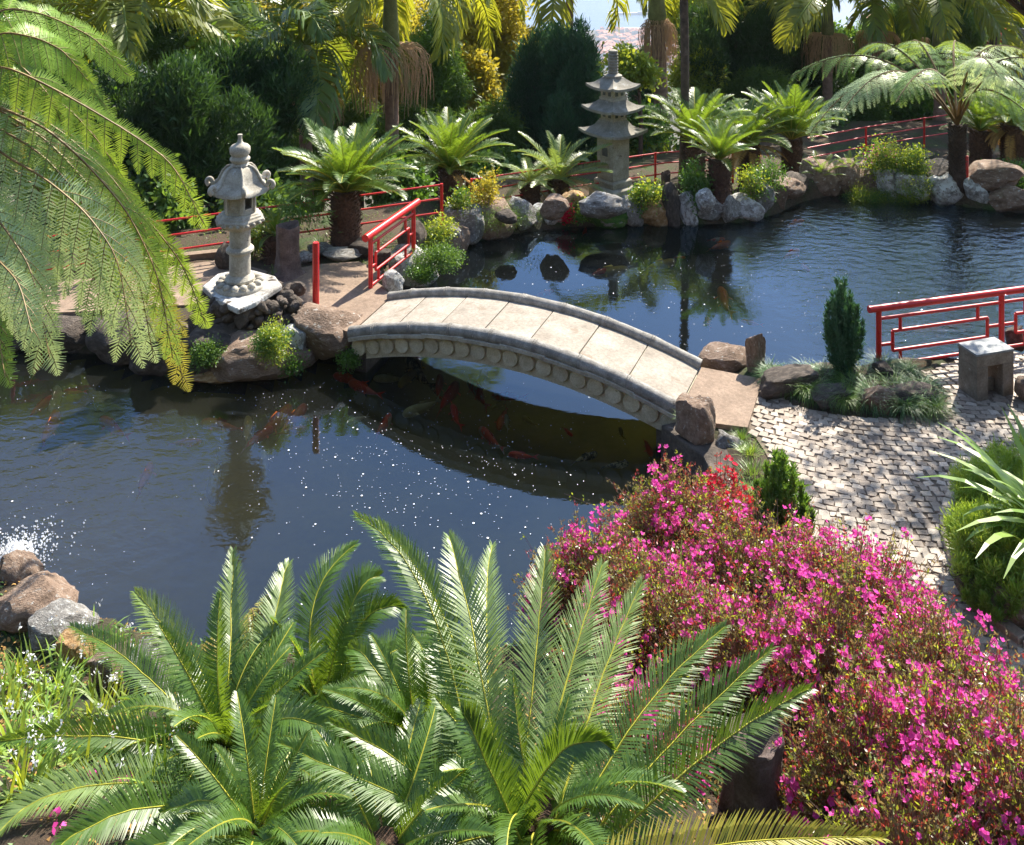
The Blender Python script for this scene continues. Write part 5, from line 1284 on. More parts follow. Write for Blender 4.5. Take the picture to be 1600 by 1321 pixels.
def foam():
    r = np.random.default_rng(8); mb = MB(); c = P(28, 872, WZ)
    for k in range(1500):
        q = abs(r.normal(0, 1)); a = r.uniform(0, 6.28); x = c.x - .05 + math.cos(a) * q * .21; y = c.y + math.sin(a) * q * .26
        if pond_sd(np.array([x]), np.array([y]))[0] < .02: continue
        z = WZ + abs(r.normal(0, .05)) * math.exp(-q); s = r.uniform(.004, .013) * (1.5 if q < .8 else 1)
        v = [(x + s, y, z), (x - s, y, z), (x, y + s, z), (x, y - s, z), (x, y, z + s * 1.3), (x, y, z - s)]
        mb.add(v, [(0, 2, 4), (2, 1, 4), (1, 3, 4), (3, 0, 4), (2, 0, 5), (1, 2, 5), (3, 1, 5), (0, 3, 5)])
    tag(mb.build('cascade_foam', 'foam'), kind='stuff')
solid_mat('foam', [(0.3, (0.8, 0.82, 0.84)), (0.7, (0.9, 0.9, 0.9))], 5, 0.25, 0)
bubbles(); foam()

# ---- cycads of the far banks
cycad(540, 388, 300, 46, 138, 'largest far cycad, a full green fan on a shaggy trunk left of the red railing', n=64, el_lo=.22, el_hi=1.3)
cycad(703, 345, 283, 34, 112, 'green cycad with yellowing tips just right of the tall palm trunk', n=44, dead=3, el_lo=.2)
cycad(828, 324, 284, 30, 74, 'smaller grey-leaved cycad of the twin pair left of the pagoda', 'cycad_leaf_grey', 20, 2, el_lo=-.1, el_hi=.9)
cycad(873, 320, 279, 32, 98, 'larger sparse cycad of the twin pair left of the pagoda', 'cycad_leaf_grey', 22, 4, el_lo=-.2, el_hi=1.3)
cycad(1086, 312, 222, 30, 112, 'wide glossy cycad right behind the pagoda, crossed by the thin palm trunk', n=36, el_lo=.2)
cycad(1124, 316, 250, 34, 82, 'short cycad on a stout dark trunk in front of the wide glossy one', n=34, el_lo=.3, el_hi=1.35)
cycad(1170, 296, 224, 30, 100, 'cycad with many browned fronds right of the short stout one', 'cycad_leaf', 32, 16, el_lo=.2)
cycad(1237, 284, 218, 30, 104, 'dark upright cycad beside the far right tree fern fronds', n=50, el_lo=.35, el_hi=1.45)
cycad(1284, 284, 284, 10, 52, 'tiny trunkless cycad behind the large smooth boulder', n=16, el_lo=.4)
cycad(1328, 276, 270, 12, 40, 'low young cycad at the edge of the far path', n=14, el_lo=.4)
cycad(1532, 268, 205, 32, 84, 'dark cycad right behind the tree fern trunk', n=30, el_lo=.2)
cycad(1582, 276, 196, 34, 86, 'cycad with a skirt of dead brown fronds at the right edge', n=30, dead=26)
cycad(432, 406, 366, 40, 62, 'low cycad with a reddish trunk behind the tree stump', n=22)
cycad(1395, 300, 270, 12, 26, 'small seedling cycad by the white-blotched round stone', n=9, el_lo=.5)

# ---- palms (frond length in photo pixels at the palm's distance)
palm(185, 0, 14, 21, 16, 'palm with drooping yellow-green fronds at the upper left', n=17, L=225, leaf='palm_leaf_gold', el=(-.1, 1.1))
palm(484, 0, 72, 23, 20, 'palm left of centre whose fronds arch toward the left', n=12, L=215, seeds=[(156, 54, 44)], hub_px=472, el=(0.0, 1.1), shaft=1.25)
palm(615, 0, -58, 23.5, 21, 'straight ringed palm with two big hanging seed bunches, right of the largest cycad', n=12, L=215, seeds=[(76, 56, 98)], hub_px=609, el=(-.25, .9), shaft=2.3, leaf='palm_leaf_gold', az0=.4)
palm(1038, 0, -52, 27, 22, 'palm with a shaggy brown collar right behind the pagoda', n=9, L=190, seeds=[(34, 14, 75), (40, 22, 66)], hub_px=1023, el=(-.1, .9), shaft=1.6, leaf='palm_leaf_gold', az0=1.0)
palm(1066, 0, -60, G(1066, 305).y, 13, 'thin dark palm trunk rising straight in front of the wide cycad', n=6, L=100, bark='dark_bark', shaft=0.0, lean=1.0, el=(.1, 1.2))
palm(1293, 0, -14, 29, 15, 'slim palm with one dense brown seed bunch, left of two alike', n=10, L=180, seeds=[(56, 33, 55)], shaft=1.4, el=(-.1, .9), leaf='palm_leaf_gold')
palm(1370, 0, -18, 30, 15, 'slim palm with a brown seed bunch, right of two alike', n=10, L=180, seeds=[(52, 30, 40)], shaft=1.3, el=(-.1, .9))
palm(1468, 0, -24, 28, 17, 'green-trunked palm above the tree fern crown', n=11, L=180, shaft=2.4, el=(-.2, .9), leaf='palm_leaf_gold')
palm(1432, 0, -10, 32, 14, 'dark-trunked palm in the shade between two slim ones', n=8, L=130, bark='dark_bark', shaft=.1, seeds=[(60, 14, 22)])
palm(1562, 0, -20, 30, 15, 'dark leaning palm near the second stone pagoda', n=9, L=150, bark='dark_bark', shaft=.1, hub_px=1548, leaf='palm_leaf_gold')
palm(890, 0, -66, 36, 12, 'palm behind the two cypresses with fronds hanging in at the top', n=10, L=190, shaft=.6, leaf='palm_leaf_gold', el=(-.35, .7), az0=.2)
palm(1150, 0, -50, 34, 12, 'palm at the top of the picture whose golden fronds hang over the dark conifer', n=10, L=170, shaft=.6, leaf='palm_leaf_gold', el=(-.35, .7), az0=.9)
palm(548, 0, 18, 29, 12, 'slender young palm in the distance between the two left palms', n=9, L=120, leaf='palm_leaf_gold', shaft=.9, el=(-.1, 1.0))
palm(712, 0, -24, 28, 13, 'slender palm rising behind the second far cycad', n=9, L=150, leaf='palm_leaf_gold', shaft=1.0, el=(-.2, 1.0), az0=.7)
palm(330, 0, 34, 27, 13, 'slender palm standing far behind the lantern', n=10, L=140, leaf='palm_leaf', shaft=.9, el=(-.1, 1.1))
palm(1215, 0, -30, 30, 12, 'slender palm in front of the tallest dark conifer', n=9, L=140, leaf='palm_leaf_gold', shaft=.9, el=(-.2, 1.0), az0=.3)
palm(1838, 0, -110, 12.6, 22, 'palm beyond the right edge of the view shading the terrace', n=11, L=290, shaft=.9, el=(-.1, 1.1))

# ---- leaning tree just outside the view on the right, whose thin crown dapples the terrace
def shade_tree():
    c = R(1560, -78, 13.8); b = Vector((8.9, 12.4, gz(8.9, 12.4))); root = thing('leaning_tree', 'thin-crowned tree leaning in from beyond the right edge, throwing dappled shade on the cobbles', 'tree', b); l = c - b
    mb = MB(); mb.tube([(0, 0, -.3), (.1, .1, l.z * .4), tuple(l * .75), tuple(l)], [.14, .12, .08, .03], 10)
    for k in range(9):
        a = k * 2.4; e = l + Vector((math.cos(a) * 1.5, math.sin(a) * 1.2, .2)); mb.tube([tuple(l * .8), tuple(l * .9 + Vector((math.cos(a) * .5, math.sin(a) * .4, .1))), tuple(e)], [.04, .025, .01], 6)
    mb.build('trunk', 'dark_bark', root); qb = QB(); r = np.random.default_rng(6)
    crown_ball(qb, tuple(l), (2.1, 1.9, .5), r, 14, 430, 10, .12, .12, .05, .1, size=(.25, .45)); qb.build('crown', ['bush_leaf'], root)
shade_tree()

# ---- right-hand tree fern
def tree_fern_right():
    g_ = G(1497, 292); D_ = g_.y; hub = R(1496, 196, D_); z0 = gz(hub.x, D_); root = thing('tree_fern', 'spreading tree fern with arching blue-green fronds on the far right bank', 'tree fern', (hub.x, D_, z0))
    h = hub.z - z0; cycad_trunk(root, h, .15, 'dark_bark')
    b0 = np.array(hub - Vector((hub.x, D_, z0)))
    specs = [((1372, 92), (1236, 120), 19.2), ((1385, 118), (1262, 214), 17.3), ((1410, 112), (1318, 172), 16.6), ((1400, 75), (1330, 92), 20.6), ((1440, 70), (1415, 96), 21.0),
             ((1530, 84), (1610, 84), 20.4), ((1560, 96), (1668, 118), 19.2), ((1570, 128), (1690, 184), 18.0), ((1540, 140), (1640, 210), 17.2), ((1520, 96), (1560, 120), 16.6),
             ((1460, 110), (1400, 160), 16.2), ((1490, 74), (1500, 84), 21.2), ((1545, 120), (1600, 140), 16.6)]
    for i, (via, tip, Yt) in enumerate(specs):
        Yt = Yt + D_ - 18.6
        t = np.array(R(*tip, Yt)) - np.array([hub.x, D_, z0]); v = np.array(R(*via, (D_ + Yt) / 2)) - np.array([hub.x, D_, z0])
        c = bez(b0, 2 * v - .5 * (b0 + t), t, 16); qb = QB()
        up = np.array([0, -.25, 1.0])
        fern_frond(qb, c, up, 15, .66, 22, .095, .021, .9, np.random.default_rng(i), .26, .05, .030, vb=None, hang=.25)
        qb.build('frond', ['fern_leaf_sunlit' if i in (1, 2, 5, 6, 9, 12) else 'fern_leaf', 'rachis_brown'], root)
tree_fern_right()

# ---- the great tree fern at the left, close to the viewer
def tree_fern_left():
    Y0 = 9.3; hub = R(-130, 120, Y0); z0 = gz(hub.x, Y0); O = np.array([hub.x, Y0, z0])
    root = thing('tree_fern', 'huge tree fern leaning in from the left with bright drooping fronds', 'tree fern', tuple(O))
    cycad_trunk(root, hub.z - z0, .16, 'dark_bark'); b0 = np.array(hub) - O
    F_ = [  # rachis points in the photo, depth at tip, material, pinna length, droop, pinnule scale
        ([(0, 98), (91, 142), (189, 199), (270, 253), (318, 350)], 9.6, 'fern_leaf_bright', .50, .9),
        ([(0, 240), (67, 276), (133, 330), (186, 402), (206, 545)], 8.6, 'fern_leaf_sunlit', .90, 1.5),
        ([(100, 232), (150, 330), (210, 410), (266, 480), (286, 600)], 9.3, 'fern_leaf_old', .62, 1.5),
        ([(60, 180), (150, 262), (233, 345), (286, 412), (322, 508)], 9.9, 'fern_leaf_bright', .46, 1.0),
        ([(0, 48), (60, 60), (100, 80), (138, 128)], 10.0, 'fern_leaf_bright', .45, .9),
        ([(-60, 300), (0, 345), (50, 420), (78, 560)], 8.3, 'fern_leaf_sunlit', .75, 1.4),
        ([(-20, 160), (70, 215), (150, 300), (215, 420), (240, 560)], 9.2, 'fern_leaf_sunlit', .55, 1.5),
        ([(-40, 180), (60, 235), (120, 300), (160, 380), (180, 470)], 9.0, 'fern_leaf', .60, 1.1),
        ([(0, 10), (70, 22), (150, 60), (200, 120)], 10.6, 'fern_leaf_bright', .45, .8),
        ([(-90, 330), (-40, 400), (-10, 480), (8, 590)], 8.2, 'fern_leaf', .5, 1.1),
        ([(-60, 100), (30, 120), (110, 170), (170, 240), (200, 310)], 10.2, 'fern_leaf_bright', .5, 1.0),
        ([(-100, 260), (-30, 300), (30, 360), (60, 450)], 9.4, 'fern_leaf', .6, 1.2),
        ([(-60, 60), (20, 90), (80, 150), (110, 230)], 9.6, 'fern_leaf', .5, 1.0),
        ([(-60, 230), (20, 262), (90, 322), (140, 400), (160, 500)], 8.9, 'fern_leaf_sunlit', .85, 1.4),
        ([(-40, 150), (80, 190), (180, 280), (235, 370), (262, 470)], 9.7, 'fern_leaf', .55, 1.3),
        ([(-80, 360), (-20, 390), (30, 440), (50, 520)], 8.0, 'fern_leaf_sunlit', .6, 1.3),
        ([(60, 190), (130, 250), (200, 330), (248, 430), (270, 560)], 9.1, 'fern_leaf', .6, 1.5),
        ([(-60, 20), (40, 40), (120, 100), (170, 180)], 10.4, 'fern_leaf', .5, 1.0),
    ]
    for i, (pp, Yt, mt, pin, dr) in enumerate(F_):
        n = len(pp); W = [np.array(R(-130, 120, Y0))] + [np.array(R(a, b, Y0 + (Yt - Y0) * (k + 1) / n)) for k, (a, b) in enumerate(pp)]
        W = np.array(W) - O; tt = np.linspace(0, len(W) - 1, 26); c = np.stack([np.interp(tt, range(len(W)), W[:, k]) for k in range(3)], 1)
        for _ in range(3): c[1:-1] = (c[:-2] + c[1:-1] * 2 + c[2:]) / 4
        qb = QB(); up = np.array([0.15, -.75, .65])
        big = pin > .7; fern_frond(qb, c, up, 13 if big else 16, pin * (1.1 if big else .95), 34 if big else 26, .122 if big else .095, .0205 if big else .0175, dr, np.random.default_rng(40 + i), .10, .02, .015, ang0=78, ang1=40,
                   shape=lambda u: (1.05 - .75 * u ** 1.5) * min(1, .55 + 2.2 * u), hang=.75 if i not in (8, 4) else .35)
        qb.build('frond', [mt, 'rachis_brown'], root)
tree_fern_left()

# ---- near cycads at the bottom of the view
def fg_cycad(label, hub, specs, fill, Lf, mat='cycad_leaf', seed=0, trunk=(.12, .35), eh=1.2):
    h = R(*hub); z0 = gz(h.x, h.y); root = thing('cycad', label, 'cycad', (h.x, h.y, z0), 'cycads planted round the pond'); O = np.array([h.x, h.y, z0])
    cycad_trunk(root, max(.1, h.z - z0), trunk[0])
    for i, (b, v, t, mt, ll) in enumerate(specs):
        B = np.array(R(*b)) - O; T = np.array(R(*t)) - O; V = np.array(R(v[0], v[1], (b[2] + t[2]) / 2)) - O
        c = bez(B, 2 * V - .5 * (B + T), T, 22); qb = QB(); r = np.random.default_rng(seed * 50 + i)
        Tn = nrm(c[-1] - c[0]); up = np.array([0., -.55, .85]); up = nrm(up - Tn * up.dot(Tn))
        if Tn[2] < .25: up = nrm(np.array([0, -.35, 1.]))
        c = c + np.cumsum(r.normal(0, .0035, c.shape), 0) * np.linspace(0, 1, 22)[:, None]; up = nrm(up + r.normal(0, .12, 3))
        leaflets(qb, c, up, 112, ll, .0092, 70, 24, .30, .25, .05, .045, 0, r, prof=lambda q: np.clip(.55 + q * 1.6, 0, 1) * (1 - np.clip((q - .55) / .45, 0, 1) ** 1.5 * .72))
        ribbon_rachis(qb, c, up, .0072, .0025, 1)
        qb.build('frond', [mt or mat, 'rachis'], root)
    ga = 2.399963; hubl = Vector((0, 0, h.z - z0))
    for k in range(fill):
        t = (k + .5) / fill; v = k % 3; bend = (35, 55, 75)[v]
        me = canon_frond(('fg', v, mat), arc_curve(12, bend), cycad_frond_builder(78, .145, .0125, v), [mat, 'rachis'])
        inst('frond', me, root, Matrix.Translation(hubl) @ rot_frond(k * ga + seed, eh - (eh + .15) * t, Lf * (.7 + .4 * pr.random()), pr.uniform(-.7, .7)))
    return root
fg_cycad('largest near cycad, with long upright glossy fronds at the bottom centre', (840, 1300, 5.0), [
    ((790, 1285, 5.0), (743, 1000), (704, 834, 6.1), 'cycad_leaf_grey', .21), ((812, 1262, 5.0), (838, 1030), (856, 860, 6.0), 'cycad_leaf_grey', .20),
    ((840, 1240, 5.0), (893, 1040), (940, 890, 6.0), 'cycad_leaf_grey', .20), ((868, 1280, 4.9), (935, 1080), (1002, 914, 6.0), 'cycad_leaf_grey', .20),
    ((900, 1285, 4.9), (1010, 1110), (1136, 984, 5.7), None, .19), ((918, 1316, 4.8), (1052, 1160), (1203, 1020, 5.5), None, .18),
    ((945, 1330, 4.75), (1096, 1186), (1264, 1082, 5.2), None, .17), ((900, 1370, 4.5), (1120, 1322), (1380, 1308, 4.7), 'cycad_leaf_yellow', .16),
    ((776, 1270, 5.05), (762, 1010), (772, 850, 6.5), 'cycad_leaf_grey', .18), ((756, 1260, 5.1), (700, 1090), (682, 968, 5.9), 'cycad_leaf', .15),
    ((740, 1240, 5.2), (668, 945), (553, 808, 6.2), None, .17), ((752, 1240, 5.2), (700, 980), (590, 815, 6.4), 'cycad_leaf_grey', .17),
    ((760, 1300, 5.0), (640, 1200), (520, 1130, 5.2), None, .15), ((780, 1320, 4.9), (600, 1240), (430, 1175, 5.0), None, .17),
    ((820, 1330, 4.8), (760, 1190), (720, 1120, 4.9), None, .15), ((800, 1300, 4.9), (880, 1180), (960, 1180, 4.9), None, .13)],
    34, .80, seed=1, eh=1.0, trunk=(.11, 0))
fg_cycad('left near cycad whose fronds sweep out over the white flowers', (352, 1175, 5.75), [
    ((362, 1130, 5.8), (360, 990), (364, 868, 6.6), 'cycad_leaf_grey', .17), ((330, 1140, 5.8), (271, 1007), (212, 930, 6.5), 'cycad_leaf_grey', .18),
    ((320, 1150, 5.7), (205, 1040), (112, 982, 6.3), None, .17), ((405, 1130, 5.8), (424, 985), (448, 878, 6.6), 'cycad_leaf_grey', .17),
    ((335, 1200, 5.6), (190, 1156), (-10, 1165, 5.4), None, .17), ((340, 1230, 5.4), (130, 1232), (5, 1296, 4.9), 'cycad_leaf_grey', .16),
    ((340, 1262, 5.2), (200, 1268), (95, 1322, 4.7), None, .16), ((380, 1190, 5.6), (450, 1120), (545, 1180, 5.3), None, .15),
    ((350, 1250, 5.3), (420, 1230), (500, 1330, 4.9), None, .16)],
    48, .75, seed=2, trunk=(.10, 0), eh=1.1)
fg_cycad('dark near cycad between the other two, arching over the water', (500, 1120, 6.2), [
    ((505, 1100, 6.2), (545, 950), (588, 893, 6.6), None, .17), ((520, 1110, 6.2), (565, 975), (636, 945, 6.5), None, .15), ((495, 1090, 6.2), (492, 940), (560, 850, 6.9), None, .17),
    ((530, 1130, 6.1), (600, 1030), (650, 1010, 6.5), None, .15), ((480, 1120, 6.2), (420, 1030), (395, 960, 6.7), None, .15), ((515, 1120, 6.2), (570, 1060), (560, 990, 6.8), None, .14)],
    40, .66, seed=3, trunk=(.09, 0), eh=1.15)
fg_cycad('dark bushy near cycad in the gap between the largest and the left one', (655, 1165, 5.7), [
    ((650, 1150, 5.7), (590, 1050), (545, 1010, 6.2), None, .14), ((660, 1150, 5.7), (668, 1050), (640, 1000, 6.3), 'cycad_leaf_grey', .14), ((640, 1160, 5.7), (560, 1120), (470, 1095, 5.9), None, .14)],
    40, .66, seed=5, trunk=(.09, 0), eh=1.2)
fg_cycad('shaded near cycad at the bottom edge below the left one', (400, 1310, 4.85), [
    ((395, 1300, 4.85), (330, 1250), (250, 1262, 5.0), None, .14), ((400, 1310, 4.8), (300, 1310), (200, 1335, 4.6), None, .15)],
    30, .6, seed=6, trunk=(.09, 0), eh=1.1)
fg_cycad('small near cycad at the bottom edge with combed-out yellow-green fronds', (600, 1345, 4.8), [
    ((590, 1350, 4.8), (500, 1310), (405, 1268, 4.9), 'cycad_leaf', .17), ((600, 1350, 4.8), (680, 1290), (700, 1240, 5.0), None, .14), ((590, 1350, 4.8), (470, 1330), (420, 1315, 4.8), None, .16)],
    26, .7, seed=4, trunk=(.08, 0), eh=.9)

# ---- stumps
def stump(px, py, top, w, label, Y=None, flare=1.35):
    p = G(px, py); s = F / p.y; h = (py - top) / s; r = w / s / 2; mb = MB(); n = 28; vs = []
    root = thing('tree_stump', label, 'tree stump', p)
    rows = [(-.15, flare), (0, flare), (.15, 1.12), (.4, .98), (.7, .95), (.95, 1.0), (1.0, .97)]
    for (t, k) in rows:
        for j in range(n):
            a = 2 * math.pi * j / n; rr = r * k * (1 + .12 * math.sin(3 * a + t) + .06 * math.sin(7 * a + 3 * t) + .03 * pr.uniform(-1, 1)); vs.append((rr * math.cos(a), rr * math.sin(a), h * t + (.03 * math.sin(2 * a) if t == 1 else 0)))
    fs = [(i * n + j, i * n + (j + 1) % n, (i + 1) * n + (j + 1) % n, (i + 1) * n + j) for i in range(len(rows) - 1) for j in range(n)]
    o = len(vs); vs += [(x * .72, y * .72, h * .93) for (x, y, _) in vs[-n:]]; vs.append((0, 0, h * .72))
    fs += [(o - n + j, o - n + (j + 1) % n, o + (j + 1) % n, o + j) for j in range(n)] + [(o + j, o + (j + 1) % n, o + n) for j in range(n)]
    mb.add(vs, fs); mb.build('bark', 'stump_bark', root, auto=50); return root
stump(1178, 1296, 1150, 84, 'dark hollow tree stump between the near cycad and the azaleas', flare=1.2)
stump(448, 436, 352, 36, 'old tree stump with a plant on top behind the stone lantern', flare=1.8)
stump(1040, 306, 270, 14, 'thin stub of a stump beside the thin palm')

# ---- azaleas: centre (px,py) of the top, distance, radius in px, height in metres
AZ = [(935, 900, 7.7, 115, .62, 'azalea at the water edge, furthest left of the pink bank', .20), (1065, 830, 8.5, 120, .62, 'tall twiggy azalea in front of the bridge abutment', .13),
      (1020, 985, 7.0, 140, .75, 'azalea behind the tips of the upright cycad fronds', .17), (1190, 930, 7.7, 150, .72, 'azalea in front of the small upright conifer', .20),
      (1335, 960, 7.3, 140, .75, 'azalea reaching to the middle of the cobbled terrace', .20), (1160, 1060, 6.5, 140, .80, 'azalea in the middle of the bank, above the stump', .17),
      (1310, 1075, 6.5, 150, .85, 'densely flowered azalea in the middle of the bank', .22), (1460, 1080, 6.4, 130, .80, 'azalea at the curve of the cobbled terrace', .19),
      (1350, 1215, 5.6, 130, .85, 'azalea beside the hollow stump', .19), (1460, 1215, 5.6, 160, .85, 'azalea near the lower right corner, behind the last one', .22),
      (1440, 1330, 4.9, 150, .80, 'azalea cut by the bottom edge of the view', .18), (1590, 1290, 5.2, 170, .85, 'azalea in the lower right corner', .22),
      (1010, 1160, 5.9, 110, .55, 'shaded azalea behind the leaning cycad fronds', .12), (1590, 1180, 5.9, 100, .62, 'azalea at the right edge by the cobbles', .16)]
for i, (px, py, Y, rp, h, lb, fr) in enumerate(AZ):
    t = R(px, py, Y); s = F / Y; z0 = gz(t.x, Y) if pond_sd(np.array([t.x]), np.array([Y]))[0] < -.2 else -.05
    z0 = min(z0, t.z - .35) if t.z - h < z0 else z0; top = max(h, t.z - z0)
    A = rp / s; azalea('azalea_bush', t.x, Y + .05, z0, A, A * .8, top * 1.08, lb, int(1300 * min(1.6, A * A * 3.0)), fr * .40, 20 + i)
t = R(1130, 810, 8.9); azalea('azalea_bush', t.x, 8.9, -.15, .34, .3, .62, 'crimson-flowered azalea between the pink ones and the pale stone', 420, .16, 77, bloss='blossom_red', leafmats=('azalea_leaf_red', 'azalea_leaf_red', 'azalea_leaf'))

# ---- small conifers
bush(1317, 584, None, 34, 150, 'small blue-green upright conifer on the grassy mound', 'cypress_leaf', .065, .014, .95, 18, 'dwarf_conifer', 'conifer', 'cone', z0=.10, droop=-.4, upw=1.3)
bush(1222, 872, None, 52, 160, 'small dense upright conifer at the left edge of the cobbles', 'thuja_leaf', .055, .014, 1.6, 18, 'dwarf_conifer', 'conifer', 'cone', z0=.0, droop=-.4, upw=1.5)

leaf_mat('mound_grass', (0.03, 0.085, 0.03), (0.09, 0.17, 0.05), (0.25, 0.4, 0.08), 0.4, 0.5, 0.3)
# ---- grassy mound with its tufts and ferns
mb = MB(); _mp = [P(*q, 0) for q in [(1188, 590), (1240, 626), (1300, 640), (1385, 648), (1462, 642), (1478, 612), (1436, 580), (1470, 566), (1420, 562), (1330, 580), (1250, 588)]]
_c = sum(_mp, Vector()) / len(_mp); n = len(_mp); vs = [tuple(p + Vector((0, 0, -.05))) for p in _mp] + [tuple(_c.lerp(p, .86) + Vector((0, 0, .07))) for p in _mp] + [tuple(_c.lerp(p, .5) + Vector((0, 0, .15))) for p in _mp] + [tuple(_c + Vector((0, 0, .17)))]
mb.add(vs, [(i + k * n, (i + 1) % n + k * n, (i + 1) % n + (k + 1) * n, i + (k + 1) * n) for k in range(2) for i in range(n)] + [(2 * n + i, 2 * n + (i + 1) % n, 3 * n) for i in range(n)])
tag(mb.build('planting_mound', 'ground', smooth=True), 'low earth mound of grass and rocks between the terrace and the far pond', 'planting mound')
MT = [(1205, 584, 40, 'at the bridge corner'), (1232, 596, 40, 'behind the first dark rock of the mound'), (1262, 606, 42, 'left of the small blue-green conifer'), (1288, 588, 44, 'on the pond side of the small conifer'), (1262, 582, 36, 'overhanging the far pond left of the conifer'), (1330, 600, 46, 'at the foot of the small conifer'),
      (1352, 588, 44, 'left of the small dark stone on the mound'), (1362, 618, 50, 'hanging over the jutting brown rock'), (1398, 606, 50, 'right of the small dark stone on the mound'), (1412, 630, 50, 'hanging down the front of the mound'), (1440, 612, 52, 'on the right shoulder of the mound'), (1456, 632, 44, 'at the right end of the mound beside the stool shadow'),
      (1380, 575, 40, 'under the first post of the right railing'), (1420, 580, 36, 'under the lower rail by the terrace'), (1318, 618, 40, 'in front of the small conifer'), (1290, 618, 34, 'between the two dark mound rocks')]
for i, (x, y, s_, lb) in enumerate(MT): tuft(x, y + 4, s_ * 1.0, 'arching green grass tuft ' + lb, ('mound_grass', 'mound_grass', 'grass_leaf')[i % 3], z=.09, w=.0045, n=420, lean=(.5, 1.5), droop=.8)
RB = [(1158, 690, 26, 'below the concrete apron'), (1172, 716, 34, 'at the left edge of the cobbles'), (1176, 750, 40, 'spilling over the wrinkled grey boulder'), (1186, 790, 42, 'behind the crimson azalea'), (1168, 775, 36, 'beside the wrinkled grey boulder'), (1196, 830, 36, 'at the foot of the dense conifer'), (1066, 655, 20, 'growing from the end of the near curb of the bridge')]
for i, (x, y, s_, lb) in enumerate(RB): tuft(x, y, s_, 'green grass tuft ' + lb, 'strap_leaf' if i % 2 else 'grass_leaf', z=(-.05 if i < 6 else .12), w=.007, n=220)
bush(1425, 560, None, 34, 60, 'light green leafy shrub behind the right railing', 'lime_leaf', .035, .016, 1.0, droop=.2, name='shrub')
bush(1388, 548, None, 28, 46, 'yellow-green feathery shrub at the water side of the right railing', 'lime_leaf', .04, .008, 1.1)
bush(1350, 566, None, 26, 44, 'small yellowish plant right of the small blue-green conifer', 'lime_leaf', .04, .01, .9)

# ---- feathery shrub and strap leaves on the right edge
bush(1572, 915, None, 100, 118, 'feathery bright green shrub filling the bed at the right edge', 'strap_leaf', .06, .009, 4.5, kind='cone', z0=0.0, upw=.6)
bush(1640, 805, None, 110, 100, 'second feathery shrub, at the right edge behind the first', 'strap_leaf', .06, .008, 3.0, kind='cone', z0=0.0)
bush(1530, 800, None, 44, 80, 'wispy light green shrub reaching over the cobbles', 'strap_leaf', .05, .006, 1.4, kind='cone', z0=0.0)
bush(1550, 950, None, 60, 60, 'low feathery clump over the kerb stones', 'grass_leaf', .05, .007, 2.4, kind='cone', z0=0.0)
tuft(1640, 830, 190, 'big arching strap-leaved plant leaning in at the right edge', 'strap_leaf', z=.5, w=.022, n=60, name='strap_leaf_plant', cat='plant', group=None, lean=(.2, 1.1))
for (x, y, s_, lb, lf) in ((1335, 1000, 150, 'long upright leaves standing out of the azaleas toward the cobbles', 'strap_leaf'), (1395, 1000, 130, 'broad iris-like leaves at the terrace side of the azaleas', 'strap_leaf'), (1270, 960, 110, 'yellow bending leaves rising among the pink azaleas', 'lime_leaf'), (1060, 930, 90, 'pale curved leaves in the left azaleas', 'strap_leaf')):
    p = P(x, y, .35); tuft(x, y, s_, lb, lf, w=.014, n=9, name='iris_leaves', cat='plant', group=None, lean=(.05, .5), world=(p.x, p.y, .25), droop=.5)

# ---- near left bed: white flowers in strappy leaves
BL = [(40, 1060), (95, 1075), (20, 1120), (80, 1140), (150, 1120), (40, 1190), (110, 1200), (180, 1180), (30, 1250), (100, 1090), (200, 1130), (140, 1020), (170, 1040), (120, 1045), (60, 1110), (10, 1080), (230, 1190), (70, 1240), (150, 1240), (240, 1240), (190, 1070), (10, 1170)]
WHERE = ['beside the pale smooth stone', 'in front of the pale smooth stone', 'at the left edge above the sweeping frond', 'under the sweeping frond tip', 'left of the buff stone', 'below the sweeping frond at the left edge', 'below the middle of the sweeping frond', 'under the crown of the left cycad', 'near the lower left corner', 'right of the reddish boulder', 'below the grey-brown stone', 'at the water edge right of the pale stone', 'at the water edge with tall pointed leaves', 'behind the tan stone', 'between the pale stone and the sweeping frond', 'at the left edge beside the reddish boulder', 'in the shade of the left cycad', 'above the lowest frond', 'between the two lowest fronds', 'beside the trunk of the left cycad', 'behind the buff stone by the water', 'on the bare soil at the left edge']
def flowering_clump(i, px, py):
    p0 = P(px, py, .5); z = gz(p0.x, p0.y)
    for _ in range(4): p0 = P(px, py, z); z = gz(p0.x, p0.y)
    root = thing('flowering_clump', 'white-flowered strappy plant ' + WHERE[i], 'flowering plant', (p0.x, p0.y, z), 'white-flowered strappy plants in the near left bed')
    r = np.random.default_rng(300 + i); qb = QB(); blades(qb, 36, .30, .020, .05, r, (.1, 1.3), .8); qb.build('leaves', ['strap_leaf' if i % 2 else 'lime_leaf'], root)
    qb = QB(); n = 3 + i % 3; c = np.stack([r.normal(0, .09, n), r.normal(0, .09, n), r.uniform(.2, .34, n)], 1); kk = 7; cc = np.repeat(c, kk, 0) + r.normal(0, .012, (n * kk, 3)); d = nrm(r.normal(0, 1, (n * kk, 3)) + [0, -.5, .6]); s1 = nrm(np.cross(d, r.normal(0, 1, d.shape)))
    qb.add(np.stack([cc, cc + s1 * .006 + d * .01, cc + d * .024, cc - s1 * .006 + d * .01], 1), r.random(n * kk), 0)
    for q in c: ribbon_rachis(qb, bez((q[0] * .3, q[1] * .3, 0), (q[0] * .8, q[1] * .8, q[2] * .6), q, 6), UPZ + [.2, 0, 0], .002, .0015, 1)
    qb.build('flowers', ['blossom_white', 'rachis_green'], root)
for i, (x, y) in enumerate(BL): flowering_clump(i, x, y)
